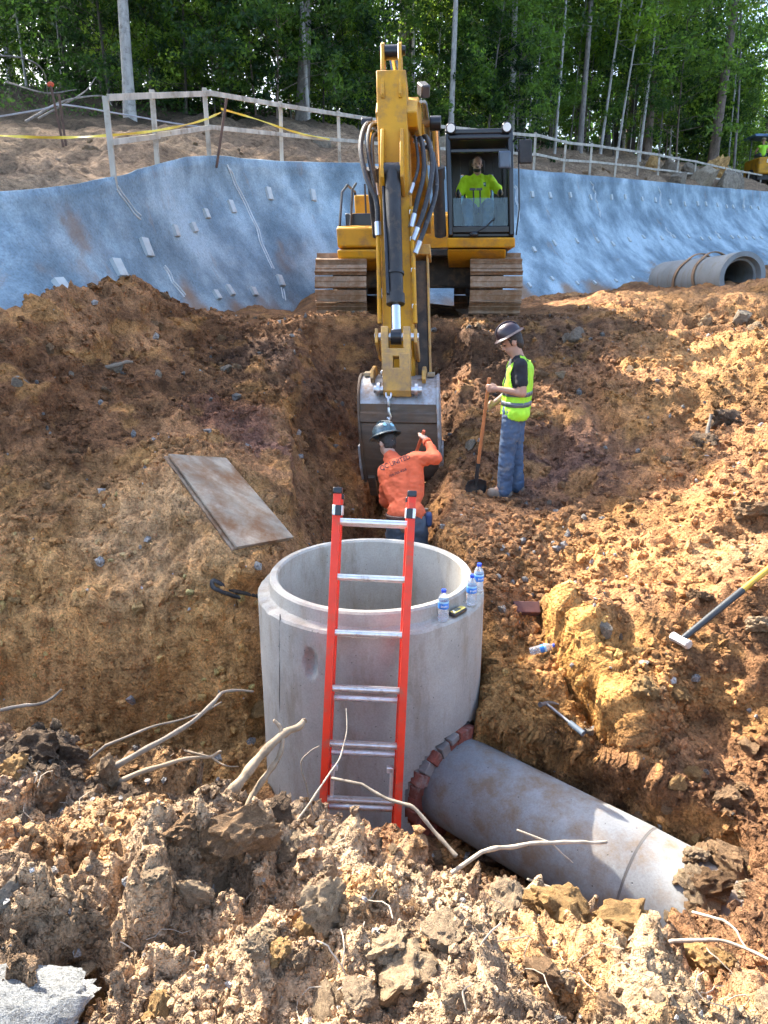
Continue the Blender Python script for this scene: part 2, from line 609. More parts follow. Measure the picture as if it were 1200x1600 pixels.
def build_ground():
    nc = 560
    ys = [-6, -4, -2.5, -1.5, -.8, -.2, .2, .45]
    y = .55
    while y < 46:
        ys.append(y)
        y += .0039 * (y + .6)
    ys = np.array(ys)
    u = np.linspace(-1, 1, nc)
    u = u * (0.72 + 0.28 * u * u)
    X = u[None] * (1.5 + .66 * np.maximum(ys, 0))[:, None]
    Y = np.repeat(ys[:, None], nc, 1)
    nr = len(ys)
    x, y = X.ravel(), Y.ravel()
    p2 = np.stack([x, y, 0 * x], 1)
    # wander the cut line so no edge runs straight
    wx = x + fbm(p2, 3, 1.7, seed=31) * .07
    wy = y + fbm(p2, 3, 1.7, seed=41) * .07
    z = BASE(x, y)
    # the step of yellow clay right of the manhole
    a, b = np.array((1.15, 4.95)), np.array((1.42, 3.75))
    t = ((wx - a[0]) * (b - a)[0] + (wy - a[1]) * (b - a)[1]) / ((b - a) ** 2).sum()
    sd = ((wx - a[0]) * (b - a)[1] - (wy - a[1]) * (b - a)[0]) / np.linalg.norm(b - a)   # >0 left
    w = smooth(-.1, .25, t) * (1 - smooth(.9, 1.12, t))
    z += w * (.27 * smooth(-.02, .02, -sd) * np.exp(-np.maximum(-sd, 0) / .45) - .16 * smooth(-.02, .02, sd) * np.exp(-np.maximum(sd, 0) / .35))
    ledge = w * np.exp(-(sd / .07) ** 2)
    # ledges and hollows on the banks
    ins, dp = pit_depth(wx, wy)
    floor = -3.32 + .35 * smooth(5.2, 7.5, y) + .10 * fbm(p2, 2, 1.3, seed=3)
    cut = np.maximum(floor, z - dp)
    z = np.where(ins, np.minimum(z, cut), z)
    # spoil heaped up along the cut's near edge
    # the bench trodden flat where the worker stands
    st = np.exp(-(np.hypot(x - 1.30, y - 7.30) / .62) ** 4)
    z = z * (1 - st) - 2.13 * st
    bey = wall_beyond(x, y)
    z = np.where(bey > .05, z - (bey - .05) * 2.0, z)
    pos = np.stack([x, y, z], 1)
    g = pos.reshape(nr, nc, 3)
    gu = np.gradient(g, axis=1)
    gv = np.gradient(g, axis=0)
    N = np.cross(gu, gv)
    N /= np.linalg.norm(N, axis=2)[..., None] + 1e-12
    N = N.reshape(-1, 3)
    near = 1 - smooth(2.6, 3.3, y)                        # near berm: loose clods
    pad = smooth(10.8, 11.6, y) * (1 - smooth(2.0, 3.4, np.abs(x - .5)))
    cutm = (ins & (dp < 1.2)).astype(float) * smooth(4.5, 5.0, y)
    rough = (1 - .75 * pad) * (1 - .5 * cutm) * (1 - .8 * st)
    disp = fbm(pos, 3, .9, seed=61) * .12 * (1 - .6 * near) * rough
    rd = 1 - np.abs(fbm(pos * (1, 1, 1), 4, 2.1, seed=71))
    disp += (rd - .6) * .16 * rough * (1 - .35 * near)
    groove = np.clip((ins & (dp < 2.0)).astype(float) * smooth(4.5, 4.9, y) * (1 - smooth(5.6, 6.4, y)), 0, 1)
    disp += groove * .011 * np.sin(x * 42 + 4 * fbm(pos, 2, 1.5, seed=55)) * smooth(-.2, .4, fbm(pos, 2, 1.1, seed=57))
    lump = np.zeros(len(pos))
    for sc, am, sd_ in ((3.2, .085, 1), (7.5, .045, 5), (17.0, .020, 9), (38.0, .008, 13)):
        wob = pos * sc + np.stack([fbm(pos, 2, sc * 1.1, seed=sd_ + 80), fbm(pos, 2, sc * 1.1, seed=sd_ + 90), fbm(pos, 2, sc * 1.1, seed=sd_ + 95)], 1) * .35
        d, rid = worley(wob, sd_)
        lump += ((np.sqrt(np.clip(.75 - d, 0, 1)) - .45) * .55 * (rid > .3) * (.5 + rid) + (rid - .55) * 1.5 * smooth(.62, .42, d)) * am
    patch = smooth(-.35, .35, fbm(pos, 2, .8, seed=23))
    disp += lump * rough * (1 - .6 * ledge) * (.25 + .4 * near + .55 * patch) * (.72 + .88 * near)
    disp += fbm(pos, 3, 24, seed=33) * .009 * rough
    pos = pos + N * disp[:, None]
    # clear room for the manhole, the pipe and the tracks
    dm = np.hypot(pos[:, 0] - MH[0], pos[:, 1] - MH[1])
    pos[:, 2] = np.where(dm < .74, np.minimum(pos[:, 2], -3.3), pos[:, 2])
    # the plywood lies flat: the soil under it is pressed down
    e1, e2 = np.array(PLY[2] - PLY[0]), np.array(PLY[1] - PLY[0])
    D = np.linalg.solve(np.array([[e1 @ e1, e1 @ e2], [e1 @ e2, e2 @ e2]]), np.stack([(pos - np.array(PLY[0])) @ e1, (pos - np.array(PLY[0])) @ e2]))
    on = (D[0] > -.06) & (D[0] < 1.05) & (D[1] > -.12) & (D[1] < 1.06)
    zp = PLY[0].z + D[0] * e1[2] + D[1] * e2[2]
    pos[:, 2] = np.where(on, np.minimum(pos[:, 2], zp - .02), pos[:, 2])
    # soil colour by place, with some shade darkened into it
    f1 = fbm(pos, 4, 1.1, seed=101)
    f2 = fbm(pos, 5, 3.3, seed=111)
    C = np.array((.235, .138, .074))[None] * (1 + .25 * f2[:, None])
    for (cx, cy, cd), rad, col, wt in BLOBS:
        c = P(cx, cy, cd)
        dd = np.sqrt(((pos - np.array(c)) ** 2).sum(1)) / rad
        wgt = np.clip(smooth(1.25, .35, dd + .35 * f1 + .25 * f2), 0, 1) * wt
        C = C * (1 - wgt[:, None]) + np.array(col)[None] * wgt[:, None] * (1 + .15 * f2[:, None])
    vein = smooth(.55, .75, np.abs(fbm(pos * (1, 1, 2.2), 4, 1.9, seed=131)))
    C = C * (1 - .5 * vein[:, None]) + np.array((.36, .215, .085)) * .5 * vein[:, None]
    C = C * (1 - .8 * ledge[:, None]) + np.array((.47, .285, .10)) * .8 * ledge[:, None]
    C = C * np.array((1.15, .995, .85)) * (1 + .34 * f1[:, None])
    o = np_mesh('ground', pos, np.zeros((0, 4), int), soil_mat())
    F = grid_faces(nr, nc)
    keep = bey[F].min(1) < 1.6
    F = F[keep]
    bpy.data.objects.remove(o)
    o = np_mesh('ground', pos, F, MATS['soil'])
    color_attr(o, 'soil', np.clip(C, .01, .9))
    o['kind'] = 'structure'
    o['label'] = 'excavated brown and ochre clay pit with a trench down its middle'
    return o, pos, N, C, F


MH = (-.085, 4.50)
PLY = [P(260, 716, 6.15), P(350, 722, 6.58), P(366, 862, 5.62)]
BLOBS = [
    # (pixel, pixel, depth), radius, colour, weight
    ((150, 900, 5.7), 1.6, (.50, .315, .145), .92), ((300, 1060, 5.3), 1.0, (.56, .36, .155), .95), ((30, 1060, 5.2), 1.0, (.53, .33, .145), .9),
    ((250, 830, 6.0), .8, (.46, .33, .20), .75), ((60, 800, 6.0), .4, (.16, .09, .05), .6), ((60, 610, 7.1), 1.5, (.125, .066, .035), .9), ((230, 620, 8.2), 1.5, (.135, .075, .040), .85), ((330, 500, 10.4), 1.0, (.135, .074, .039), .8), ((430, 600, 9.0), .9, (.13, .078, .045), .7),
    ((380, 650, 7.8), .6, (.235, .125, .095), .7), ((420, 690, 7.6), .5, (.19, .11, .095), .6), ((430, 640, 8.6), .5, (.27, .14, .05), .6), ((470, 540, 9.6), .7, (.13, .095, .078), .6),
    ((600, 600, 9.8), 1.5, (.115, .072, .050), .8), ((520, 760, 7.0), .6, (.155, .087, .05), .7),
    ((840, 540, 10.3), 1.9, (.105, .068, .046), .85), ((900, 690, 7.9), 1.0, (.125, .08, .068), .85), ((860, 720, 7.8), .5, (.175, .12, .11), .6), ((930, 560, 9.4), .6, (.17, .10, .06), .7),  # dark brown and purple soil, deepened further for the excavator's shadow
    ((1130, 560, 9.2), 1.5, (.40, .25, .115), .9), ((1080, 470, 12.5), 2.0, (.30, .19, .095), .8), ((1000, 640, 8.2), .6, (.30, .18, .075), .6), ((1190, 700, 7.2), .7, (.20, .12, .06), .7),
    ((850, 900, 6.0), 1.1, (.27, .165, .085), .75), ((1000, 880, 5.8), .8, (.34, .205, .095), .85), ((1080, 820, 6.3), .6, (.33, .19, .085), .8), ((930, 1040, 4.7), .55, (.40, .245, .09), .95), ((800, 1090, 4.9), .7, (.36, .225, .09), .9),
    ((1050, 1080, 4.5), .5, (.34, .20, .08), .8), ((1150, 870, 5.4), .4, (.38, .27, .16), .8), ((1180, 1050, 4.5), .7, (.13, .074, .038), .9), ((1130, 1230, 4.0), .85, (.12, .07, .038), .9),  # the dark blobs put the lower right bank's shade into the soil colour
    ((1200, 1400, 3.2), .6, (.100, .062, .038), .9), ((1000, 1300, 3.9), .3, (.24, .15, .08), .6),  # the darkest blob carries that bank shade on towards the berm
    ((100, 1350, 2.5), 1.2, (.285, .235, .180), .95), ((600, 1400, 2.4), 1.2, (.335, .285, .215), .95), ((350, 1560, 1.9), .8, (.325, .25, .170), .9), ((900, 1540, 2.0), .6, (.185, .15, .112), .9), ((1100, 1560, 2.0), .45, (.34, .265, .175), .7),  # the darker blob paints the berm's shaded right side into its tan
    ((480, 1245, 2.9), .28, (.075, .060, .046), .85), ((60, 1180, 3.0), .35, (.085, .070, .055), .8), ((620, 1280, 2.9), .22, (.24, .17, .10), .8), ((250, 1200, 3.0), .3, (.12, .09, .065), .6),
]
GROUND, GPOS, GNRM, GCOL, GF = build_ground()
GBVH = BVHTree.FromPolygons([tuple(q) for q in GPOS[:: 1]], GF[::1].tolist())


def drop(x, y, z0=6.0):
    h = GBVH.ray_cast(Vector((x, y, z0)), Vector((0, 0, -1)))
    return h[0].z if h[0] is not None else -1.7


def hit(px, py):
    """where the line of sight through a pixel meets the ground (used to lay things on the soil)"""
    h = GBVH.ray_cast(Vector((0, 0, 0)), P(px, py, 1.0).normalized())
    return h[0], h[1]


# ------------------------------------------------------------------ clods and stones
def clod_mesh(name, seed, mat, sub=3, ang=.35, flat=1.0):
    bm = bmesh.new()
    bmesh.ops.create_icosphere(bm, subdivisions=sub, radius=1.0)
    V = np.array([v.co for v in bm.verts])
    r = np.random.default_rng(seed)
    # chop with random planes for broken faces, then roughen
    for k in range(9):
        n = r.normal(size=3)
        n /= np.linalg.norm(n)
        h = r.uniform(.45, .85)
        d = V @ n - h
        V = V - np.clip(d, 0, None)[:, None] * n * .92
    wl, _ = worley(V * 3.4 + seed * 3.1, seed)
    V = V * (1 + ang * .35 * fbm(V + seed * 7.7, 3, 1.6, seed=seed)[:, None] + ang * .30 * fbm(V + seed, 4, 5.5, .6, seed=seed + 3)[:, None] + ang * .22 * (np.sqrt(np.clip(.8 - wl, 0, 1)) - .5)[:, None])
    V *= np.array((1.0, r.uniform(.65, .95), r.uniform(.55, .8) * flat))
    for v, c in zip(bm.verts, V):
        v.co = c
    me = bpy.data.meshes.new(name)
    bm.to_mesh(me)
    bm.free()
    for p_ in me.polygons:
        p_.use_smooth = True
    me.set_sharp_from_angle(angle=math.radians(38))
    me.materials.append(mat)
    return me


def clod_mat(name, col, hi=1.35, speck=(.42, .36, .3)):
    m, nt, b = _mat(name)
    oi = nt.nodes.new('ShaderNodeObjectInfo')
    n1 = noise_node(nt, 3.4, 6, .72)
    n2 = noise_node(nt, 20.0, 4, .75)
    c = ramp(nt, n1.outputs['Fac'], [(.3, tuple(q * .55 for q in col)), (.5, col), (.72, tuple(q * hi for q in col))]).outputs['Color']
    v2 = ramp(nt, n2.outputs['Fac'], [(.3, (.55, .53, .5)), (.5, (1, 1, 1)), (.72, (1.4, 1.36, 1.3))]).outputs['Color']
    c = mixc(nt, c, v2, .8, 'MULTIPLY')
    rv = ramp(nt, oi.outputs['Random'], [(0, (.72, .68, .64)), (.5, (1, 1, 1)), (1, (1.25, 1.22, 1.15))]).outputs['Color']
    c = mixc(nt, c, rv, 1.0, 'MULTIPLY')
    nt.links.new(c, b.inputs['Base Color'])
    b.inputs['Roughness'].default_value = .95
    b.inputs['Specular IOR Level'].default_value = .2
    p1 = bump(nt, b, n1.outputs['Fac'], .7, .12)
    bump(nt, b, n2.outputs['Fac'], .9, .05, p1)
    return m


M_CLOD = [clod_mat('clod_brown', (.285, .18, .10)), clod_mat('clod_tan', (.39, .285, .18)), clod_mat('clod_dark', (.145, .10, .066)), clod_mat('clod_ochre', (.42, .26, .11)), clod_mat('stone_grey', (.31, .26, .20))]
CLODS = {}
for mi in range(5):
    for k in range(4):
        CLODS[(mi, k)] = clod_mesh('clod' if mi < 4 else 'stone', 10 * mi + k + 1, M_CLOD[mi], 4, .58 if mi < 4 else .22)


def put_clod(pt, size, mi, sink=.3, name=None):
    o = bpy.data.objects.new(name or ('clod' if mi < 4 else 'stone'), CLODS[(mi, random.randrange(4))])
    o.location = (pt[0], pt[1], pt[2] + size * (.55 - sink) * .6)
    o.rotation_euler = (random.uniform(-.5, .5), random.uniform(-.5, .5), random.uniform(0, 6.28))
    s = size * random.uniform(.85, 1.15)
    o.scale = (s, s * random.uniform(.75, 1.1), s * random.uniform(.75, 1.1))
    link(o, GROUND)
    return o


# the ones that can be told apart in the photograph (pixel, pixel, half width in pixels, kind)
for px, py, hw, mi in ((385, 1300, 48, 0), (510, 1420, 44, 1), (585, 1265, 46, 1), (120, 1310, 26, 0), (80, 1250, 40, 0), (30, 1290, 28, 4), (15, 1400, 30, 4),
                       (75, 1350, 13, 4), (140, 1355, 7, 4), (640, 1520, 52, 1), (610, 1480, 40, 1), (700, 1460, 44, 1), (520, 1580, 36, 1), (560, 1560, 24, 1), (450, 1330, 28, 1), (300, 1400, 30, 1),
                       (240, 1370, 22, 1), (880, 1425, 56, 3), (980, 1450, 58, 3), (1085, 1500, 30, 3), (1130, 1500, 22, 3), (760, 1345, 36, 2), (790, 1410, 40, 1), (830, 1360, 30, 1),
                       (470, 1250, 42, 2), (540, 1235, 30, 2), (430, 1265, 24, 2), (60, 1170, 36, 2), (110, 1185, 30, 2), (200, 1250, 34, 2), (170, 1210, 26, 1), (330, 1330, 30, 0), (280, 1300, 26, 0), (345, 1385, 20, 1),
                       (150, 1560, 20, 3), (250, 1580, 22, 3), (400, 1480, 24, 1), (470, 1500, 22, 1), (720, 1560, 30, 1), (1120, 1325, 26, 0), (1150, 1360, 14, 4), (1085, 1215, 18, 3), (1060, 1225, 14, 3), (1130, 1250, 20, 0),
                       (1165, 1235, 14, 0), (1010, 1280, 16, 0), (1040, 1265, 12, 0), (943, 985, 14, 4), (970, 995, 7, 4), (900, 525, 16, 4), (885, 530, 10, 4), (1160, 500, 16, 4), (1175, 515, 12, 1), (1100, 505, 14, 1),
                       (700, 620, 10, 0), (840, 590, 14, 0), (350, 580, 12, 4), (180, 575, 14, 4), (25, 600, 10, 4), (165, 610, 10, 1), (110, 585, 7, 4), (1040, 720, 12, 0), (1140, 660, 28, 2), (1100, 690, 22, 2), (1180, 800, 30, 0), (1010, 1080, 24, 3), (1060, 1085, 18, 3), (1090, 935, 20, 0),
                       (920, 1145, 9, 4), (660, 850, 10, 3), (735, 905, 6, 4)):
    p_, n_ = hit(px, py)
    if p_ is None:
        continue
    d_ = p_.y * CP - p_.z * SP
    put_clod(p_, hw * d_ / FPX * 1.15, mi, .35)


def pick(mask, n, rng):
    idx = np.nonzero(mask)[0]
    return rng.choice(idx, n)


gx, gy, gd = project(GPOS)
inview = (gx > -40) & (gx < 1240) & (gy > 440) & (gy < 1620) & (GPOS[:, 1] > .8)
nearm = inview & (GPOS[:, 1] < 3.0)
midm = inview & (GPOS[:, 1] >= 3.0) & (GPOS[:, 1] < 12)
for i in pick(nearm, 105, RNG):
    put_clod(GPOS[i], float(.018 + .05 * RNG.random() ** 2.5), int(RNG.choice([0, 1, 1, 1, 3, 0, 1, 1, 0, 1, 1, 4])), .3)
for i in pick(midm & ~((gx > 245) & (gx < 475) & (gy > 700) & (gy < 880)) & (np.hypot(GPOS[:, 0] - MH[0], GPOS[:, 1] - MH[1]) > .95), 115, RNG):
    lum = GCOL[i].mean()
    put_clod(GPOS[i], float(.03 + .085 * RNG.random() ** 2.2), 3 if lum > .2 else int(RNG.choice([0, 0, 0, 0, 1, 1, 4])), .3)


def crumbs():
    """the countless small clods: real lumps, joined"""
    bm = bmesh.new()
    bmesh.ops.create_icosphere(bm, subdivisions=1, radius=1.0)
    T = np.array([v.co for v in bm.verts])
    TF = np.array([[v.index for v in f.verts] for f in bm.faces])
    bm.free()
    far = np.hypot(GPOS[:, 0] - MH[0], GPOS[:, 1] - MH[1]) > .9
    far &= ~((gx > 255) & (gx < 465) & (gy > 710) & (gy < 872))
    i1 = pick(nearm, 13000, RNG)
    i2 = pick(midm & far, 30000, RNG)
    i = np.concatenate([i1, i2])
    # keep them in drifts, not spread evenly
    w = fbm(GPOS[i], 3, 1.3, seed=77)
    i = i[(w > .0) | (RNG.random(len(i)) < .35)]
    n = len(i)
    d = gd[i]
    s = (.004 + .018 * RNG.random(n) ** 3.0) * np.clip(d / 2.6, .75, 2.1)
    jit = 1 + .35 * RNG.normal(size=(n, len(T), 1)).clip(-1, 1)
    sc3 = RNG.uniform(.6, 1.2, size=(n, 1, 3))
    an = RNG.uniform(0, 6.28, n)
    V = T[None] * jit * sc3
    c, s_ = np.cos(an)[:, None], np.sin(an)[:, None]
    V = np.stack([V[..., 0] * c - V[..., 1] * s_, V[..., 0] * s_ + V[..., 1] * c, V[..., 2]], -1)
    V = V * s[:, None, None] + GPOS[i][:, None] + np.array((0, 0, 1)) * (s * .35)[:, None, None]
    F = TF[None] + (np.arange(n) * len(T))[:, None, None]
    o = np_mesh('small_clods', V.reshape(-1, 3), F.reshape(-1, 3), MATS['soil'], GROUND, False)
    tone = np.where(RNG.random(n) < .06, 1.5, RNG.uniform(.75, 1.2, n))
    grey = (RNG.random(n) < .035)[:, None]
    cc = GCOL[i] * tone[:, None]
    cc = np.where(grey, cc.mean(1, keepdims=True) * np.array((1.15, 1.1, 1.02)) * 1.3, cc)
    color_attr(o, 'soil', np.clip(np.repeat(cc, len(T), 0), .02, .6))
    o['kind'] = 'stuff'


crumbs()
# ------------------------------------------------------------------ sprayed concrete wall
def shotcrete_mat():
    m, nt, b = _mat('shotcrete')
    n1 = noise_node(nt, .8, 6, .62)
    n2 = noise_node(nt, 30, 6, .7)
    n3 = noise_node(nt, 1.6, 7, .68, stretch=(1, 1, .35))
    c = ramp(nt, n1.outputs['Fac'], [(.33, (.115, .17, .21)), (.46, (.185, .26, .31)), (.64, (.38, .49, .55))]).outputs['Color']  # grey concrete with a blue skylight tint mixed into its colour
    v = ramp(nt, n2.outputs['Fac'], [(.34, (.7, .7, .7)), (.5, (1, 1, 1)), (.66, (1.22, 1.22, 1.22))]).outputs['Color']
    c = mixc(nt, c, v, .9, 'MULTIPLY')
    f = ramp(nt, n3.outputs['Fac'], [(.61, (0, 0, 0)), (.72, (.6, .6, .6))]).outputs['Color']
    c = mixc(nt, c, (.30, .205, .135), f)
    a = nt.nodes.new('ShaderNodeAttribute')
    a.attribute_name = 'mud'
    c = mixc(nt, c, (.25, .145, .075), a.outputs['Fac'])
    nt.links.new(c, b.inputs['Base Color'])
    b.inputs['Roughness'].default_value = .9
    p1 = bump(nt, b, n1.outputs['Fac'], .3, .1)
    bump(nt, b, n2.outputs['Fac'], .8, .03, p1)
    return m


wv = WG.reshape(-1, 3)
WALL = np_mesh('sprayed_concrete_wall', wv, grid_faces(W_ROWS, len(WF))[:, ::-1], shotcrete_mat(), loc=tuple(WF[len(WF) // 2]))
tag(WALL, 'curved grey sprayed-concrete retaining wall with rows of small pale plates', 'retaining wall')
wx_, wy_, wd_ = project(wv)
mud = smooth(.80, 1.0, np.repeat(np.linspace(0, 1, W_ROWS), len(WF)) + .22 * fbm(wv, 4, .9, seed=201)) * .9
# soil washed over the near left stretch of the face
mud = np.maximum(mud, smooth(.95, .2, np.hypot((wx_ - 120) / 90, (wy_ - 360) / 80) + .6 * fbm(wv, 4, 1.2, seed=211)) * (.15 + .5 * smooth(-.2, .5, fbm(wv * (1, 1, .5), 4, 3.5, seed=215))))
mud = np.maximum(mud, smooth(.9, .2, np.hypot((wx_ - 480) / 60, (wy_ - 420) / 60) + .6 * fbm(wv, 4, 1.2, seed=221)) * (.1 + .4 * smooth(-.2, .5, fbm(wv * (1, 1, .5), 4, 3.5, seed=225))))
color_attr(WALL, 'mud', np.repeat(mud[:, None], 3, 1))
wg = WG
Wn = np.cross(np.gradient(wg, axis=1), np.gradient(wg, axis=0))
Wn /= np.linalg.norm(Wn, axis=2)[..., None] + 1e-9
wn_ = Wn.reshape(-1, 3)
sgn = np.sign((wn_ * -wv).sum(1))
wn_ = wn_ * np.where(sgn == 0, 1, sgn)[:, None]


def wall_at(px, py):
    i = int(np.argmin((wx_ - px) ** 2 + (wy_ - py) ** 2))
    return Vector(wv[i]), Vector(wn_[i])


M_PLATE = plain('pale_plate', (.46, .50, .50), .7, var=.15, dirt=(.3, .25, .2), dirt_amt=.3)
pm = MB().box((0, 0, 0), (.155, .215, .07))
plate_me = bpy.data.meshes.new('bearing_plate')
plate_me.from_pydata([tuple(q) for q in pm.v], [], pm.f)
plate_me.materials.append(M_PLATE)
BLK = [(98, 450, 1.15), (183, 420, 1.1), (228, 388, 1.1), (273, 360, .8), (301, 357, .8), (322, 336, .8), (361, 324, .95), (420, 303, 1), (487, 306, 1), (338, 463, .75), (357, 456, .8), (396, 457, .8), (438, 440, 1)]
for q in ((460, 609), (519, 611), (581, 608), (646, 617), (707, 617), (755, 616), (807, 624), (850, 627), (890, 630), (935, 639), (975, 637), (1007, 638), (1040, 640), (1067, 645), (1091, 647), (1118, 646), (1146, 649), (1174, 652),
          (467, 779), (529, 762), (601, 754), (664, 754), (717, 762), (768, 751), (812, 740), (865, 745), (902, 742), (947, 741), (993, 748), (1021, 746), (1050, 742), (1082, 742), (1110, 740), (1131, 744), (1158, 745), (1182, 745),
          (455, 893), (523, 871), (598, 888), (660, 886), (722, 880), (774, 868), (826, 880)):
    BLK.append((600 + q[0] / 2, q[1] / 2, .8 if q[1] < 860 else .6))
for px, py, s in BLK:
    p_, n_ = wall_at(px, py)
    o = bpy.data.objects.new('bearing_plate', plate_me)
    zz = n_
    yy = (Vector((0, 0, 1)) - zz * zz.z).normalized()
    xx = yy.cross(zz)
    R = Matrix((xx, yy, zz)).transposed().to_4x4()
    o.matrix_world = Matrix.Translation(p_ + n_ * .02 - ORG[WALL.name]) @ R @ Matrix.Rotation(random.uniform(-.15, .15), 4, 'Z') @ Matrix.Diagonal((s, s * random.uniform(.9, 1.15), 1, 1))
    mw = o.matrix_world.copy()
    link(o, WALL)
    o.matrix_basis = mw
M_STRIP = plain('drain_strip', (.52, .56, .57), .7, var=.2)
for line in (((182, 292), (202, 318), (222, 346)), ((255, 415), (268, 436), (284, 456), (300, 474)), ((352, 250), (362, 272), (384, 318), (402, 360), (420, 408), (432, 428)), ((440, 452), (446, 472)),
             ((922, 276), (930, 305), (940, 344)), ((1029, 286), (1034, 332)), ((1040, 356), (1055, 375)), ((805, 290), (808, 320), (812, 350)), ((1162, 306), (1164, 335)), ((1118, 362), (1126, 374))):
    pts = []
    for (ax, ay), (bx, by) in zip(line, line[1:]):
        for k in range(6):
            pts.append((ax + (bx - ax) * k / 6, ay + (by - ay) * k / 6))
    q3, nn_ = [], []
    for a, b_ in pts:
        p_, n_ = wall_at(a, b_)
        if not q3 or (q3[-1] - p_).length > .12:
            q3.append(p_)
            nn_.append(n_)
    if len(q3) > 2:
        for off in (-.035, .035):
            pl = []
            for i_ in range(len(q3)):
                t_ = (q3[min(i_ + 1, len(q3) - 1)] - q3[max(i_ - 1, 0)]).normalized()
                pl.append(q3[i_] + nn_[i_].cross(t_).normalized() * off + nn_[i_] * .006)
            obj('drain_strip', MB().tube([Vector(q) for q in catmull(pl, 3)], .013, 5), M_STRIP, WALL)

# ------------------------------------------------------------------ bank above the wall and the forest floor
UPC = [tuple(q) for q in WT[::12]] + [tuple(P(*q)) for q in ((0, 250, 12.5), (100, 240, 14), (-200, 260, 11), (-300, 180, 20), (0, 205, 18), (0, 150, 25), (200, 192, 23), (300, 205, 20), (480, 196, 27), (430, 225, 19), (560, 215, 25), (710, 232, 31), (870, 240, 34), (1000, 252, 38), (1115, 270, 43), (1200, 310, 47), (1400, 298, 55))] + [
    (-30, 20, 5.5), (-30, 40, 9), (-12, 45, 9.5), (0, 50, 9), (15, 60, 9), (30, 75, 10), (45, 70, 9), (0, 90, 13), (-40, 90, 14), (50, 110, 14), (-20, 12, 2.5)]
UP = TPS(UPC, .01)


def up_z(x, y):
    return float(UP([x], [y])[0])


def build_bank():
    ws = WT[::2]
    n = len(ws)
    a = np.linspace(0, 1, n)
    dx = np.interp(a, [0, .25, .5, .75, 1], [-.95, -.65, -.15, -.10, .25])
    dy = np.interp(a, [0, .25, .5, .75, 1], [.35, .75, 1, 1, 1])
    L = np.hypot(dx, dy)
    t = np.concatenate([np.linspace(.12, 6, 90), 6 + np.geomspace(.1, 70, 70)])
    X = ws[None, :, 0] + t[:, None] * (dx / L)[None]
    Y = ws[None, :, 1] + t[:, None] * (dy / L)[None]
    Z = UP(X, Y).reshape(X.shape)
    e = smooth(0, 1.2, t)[:, None]
    Z = (ws[None, :, 2] + .0) * (1 - e) + Z * e
    pos = np.stack([X, Y, Z], -1).reshape(-1, 3)
    f = fbm(pos, 4, .7, seed=301) * .14 + fbm(pos, 4, 3.0, seed=311) * .06
    d, rid = worley(pos * 4.0, 7)
    f += (np.sqrt(np.clip(.75 - d, 0, 1)) - .4) * .07 * (rid > .35)
    pos[:, 2] += f * np.clip(np.repeat(t, n) / .8, .12, 1.5)
    f2 = fbm(pos, 5, 1.6, seed=321)
    tt = np.repeat(t, n)
    C = np.array((.25, .17, .108))[None] * (1 + .3 * f2[:, None])
    pale = smooth(-.2, .4, fbm(pos, 4, .5, seed=331))
    C = C * (1 - .6 * pale[:, None]) + np.array((.36, .255, .16)) * .6 * pale[:, None]
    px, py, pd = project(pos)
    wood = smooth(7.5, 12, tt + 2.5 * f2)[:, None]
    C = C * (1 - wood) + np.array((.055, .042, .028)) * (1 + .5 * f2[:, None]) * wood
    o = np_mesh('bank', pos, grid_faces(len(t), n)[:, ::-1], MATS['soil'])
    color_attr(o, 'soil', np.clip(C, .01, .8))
    tag(o, 'bare soil bank and forest floor above the retaining wall', kind='structure')
    return o, pos, C, tt


BANK, BPOS, BCOL, BT = build_bank()
for i in pick((BT > .3) & (BT < 7) & (project(BPOS)[0] > -50) & (project(BPOS)[0] < 1250), 70, RNG):
    mi = int(RNG.choice([0, 1, 1, 4]))
    o = put_clod(BPOS[i], float(.05 + .12 * RNG.random() ** 2), mi, .3)
    o.parent = BANK

# boulders heaped behind the fence on the right
for k, (px, py, d, r_, mi) in enumerate(((1062, 284, 33, .5, 4), (1080, 268, 37, .75, 4), (1100, 280, 35, .8, 4), (1117, 271, 39, .8, 3), (1135, 287, 36, .7, 4), (1150, 290, 37, .55, 4), (1045, 262, 36, .6, 4), (1018, 252, 36, .45, 3), (690, 215, 24, .45, 4), (675, 222, 23, .3, 4), (500, 222, 20, .35, 4))):
    o = bpy.data.objects.new('boulder', CLODS[(mi, k % 4)])
    q = P(px, py, d)
    o.location = (q.x, q.y, up_z(q.x, q.y) + r_ * .25)
    o.rotation_euler = (.2 * k, .3 * k, k)
    o.scale = (r_, r_, r_)
    COL.objects.link(o)
    where = ['first boulder right of the pale tree stump behind the far fence', 'tall grey boulder behind the far right fence', 'broad grey boulder in the heap behind the far fence', 'yellow sandstone boulder in the heap behind the fence',
             'grey boulder at the right end of the heap near the roller', 'small grey boulder closest to the yellow roller', 'grey boulder left of the heap behind the fence', 'small tan boulder lying alone behind the fence at the forest edge', 'pale grey boulder between excavator boom and cab', 'small boulder beside the boom cylinder on the bank', 'small grey boulder behind the fence left of the boom'][k]
    tag(o, where, 'boulder', 'boulders on the bank')

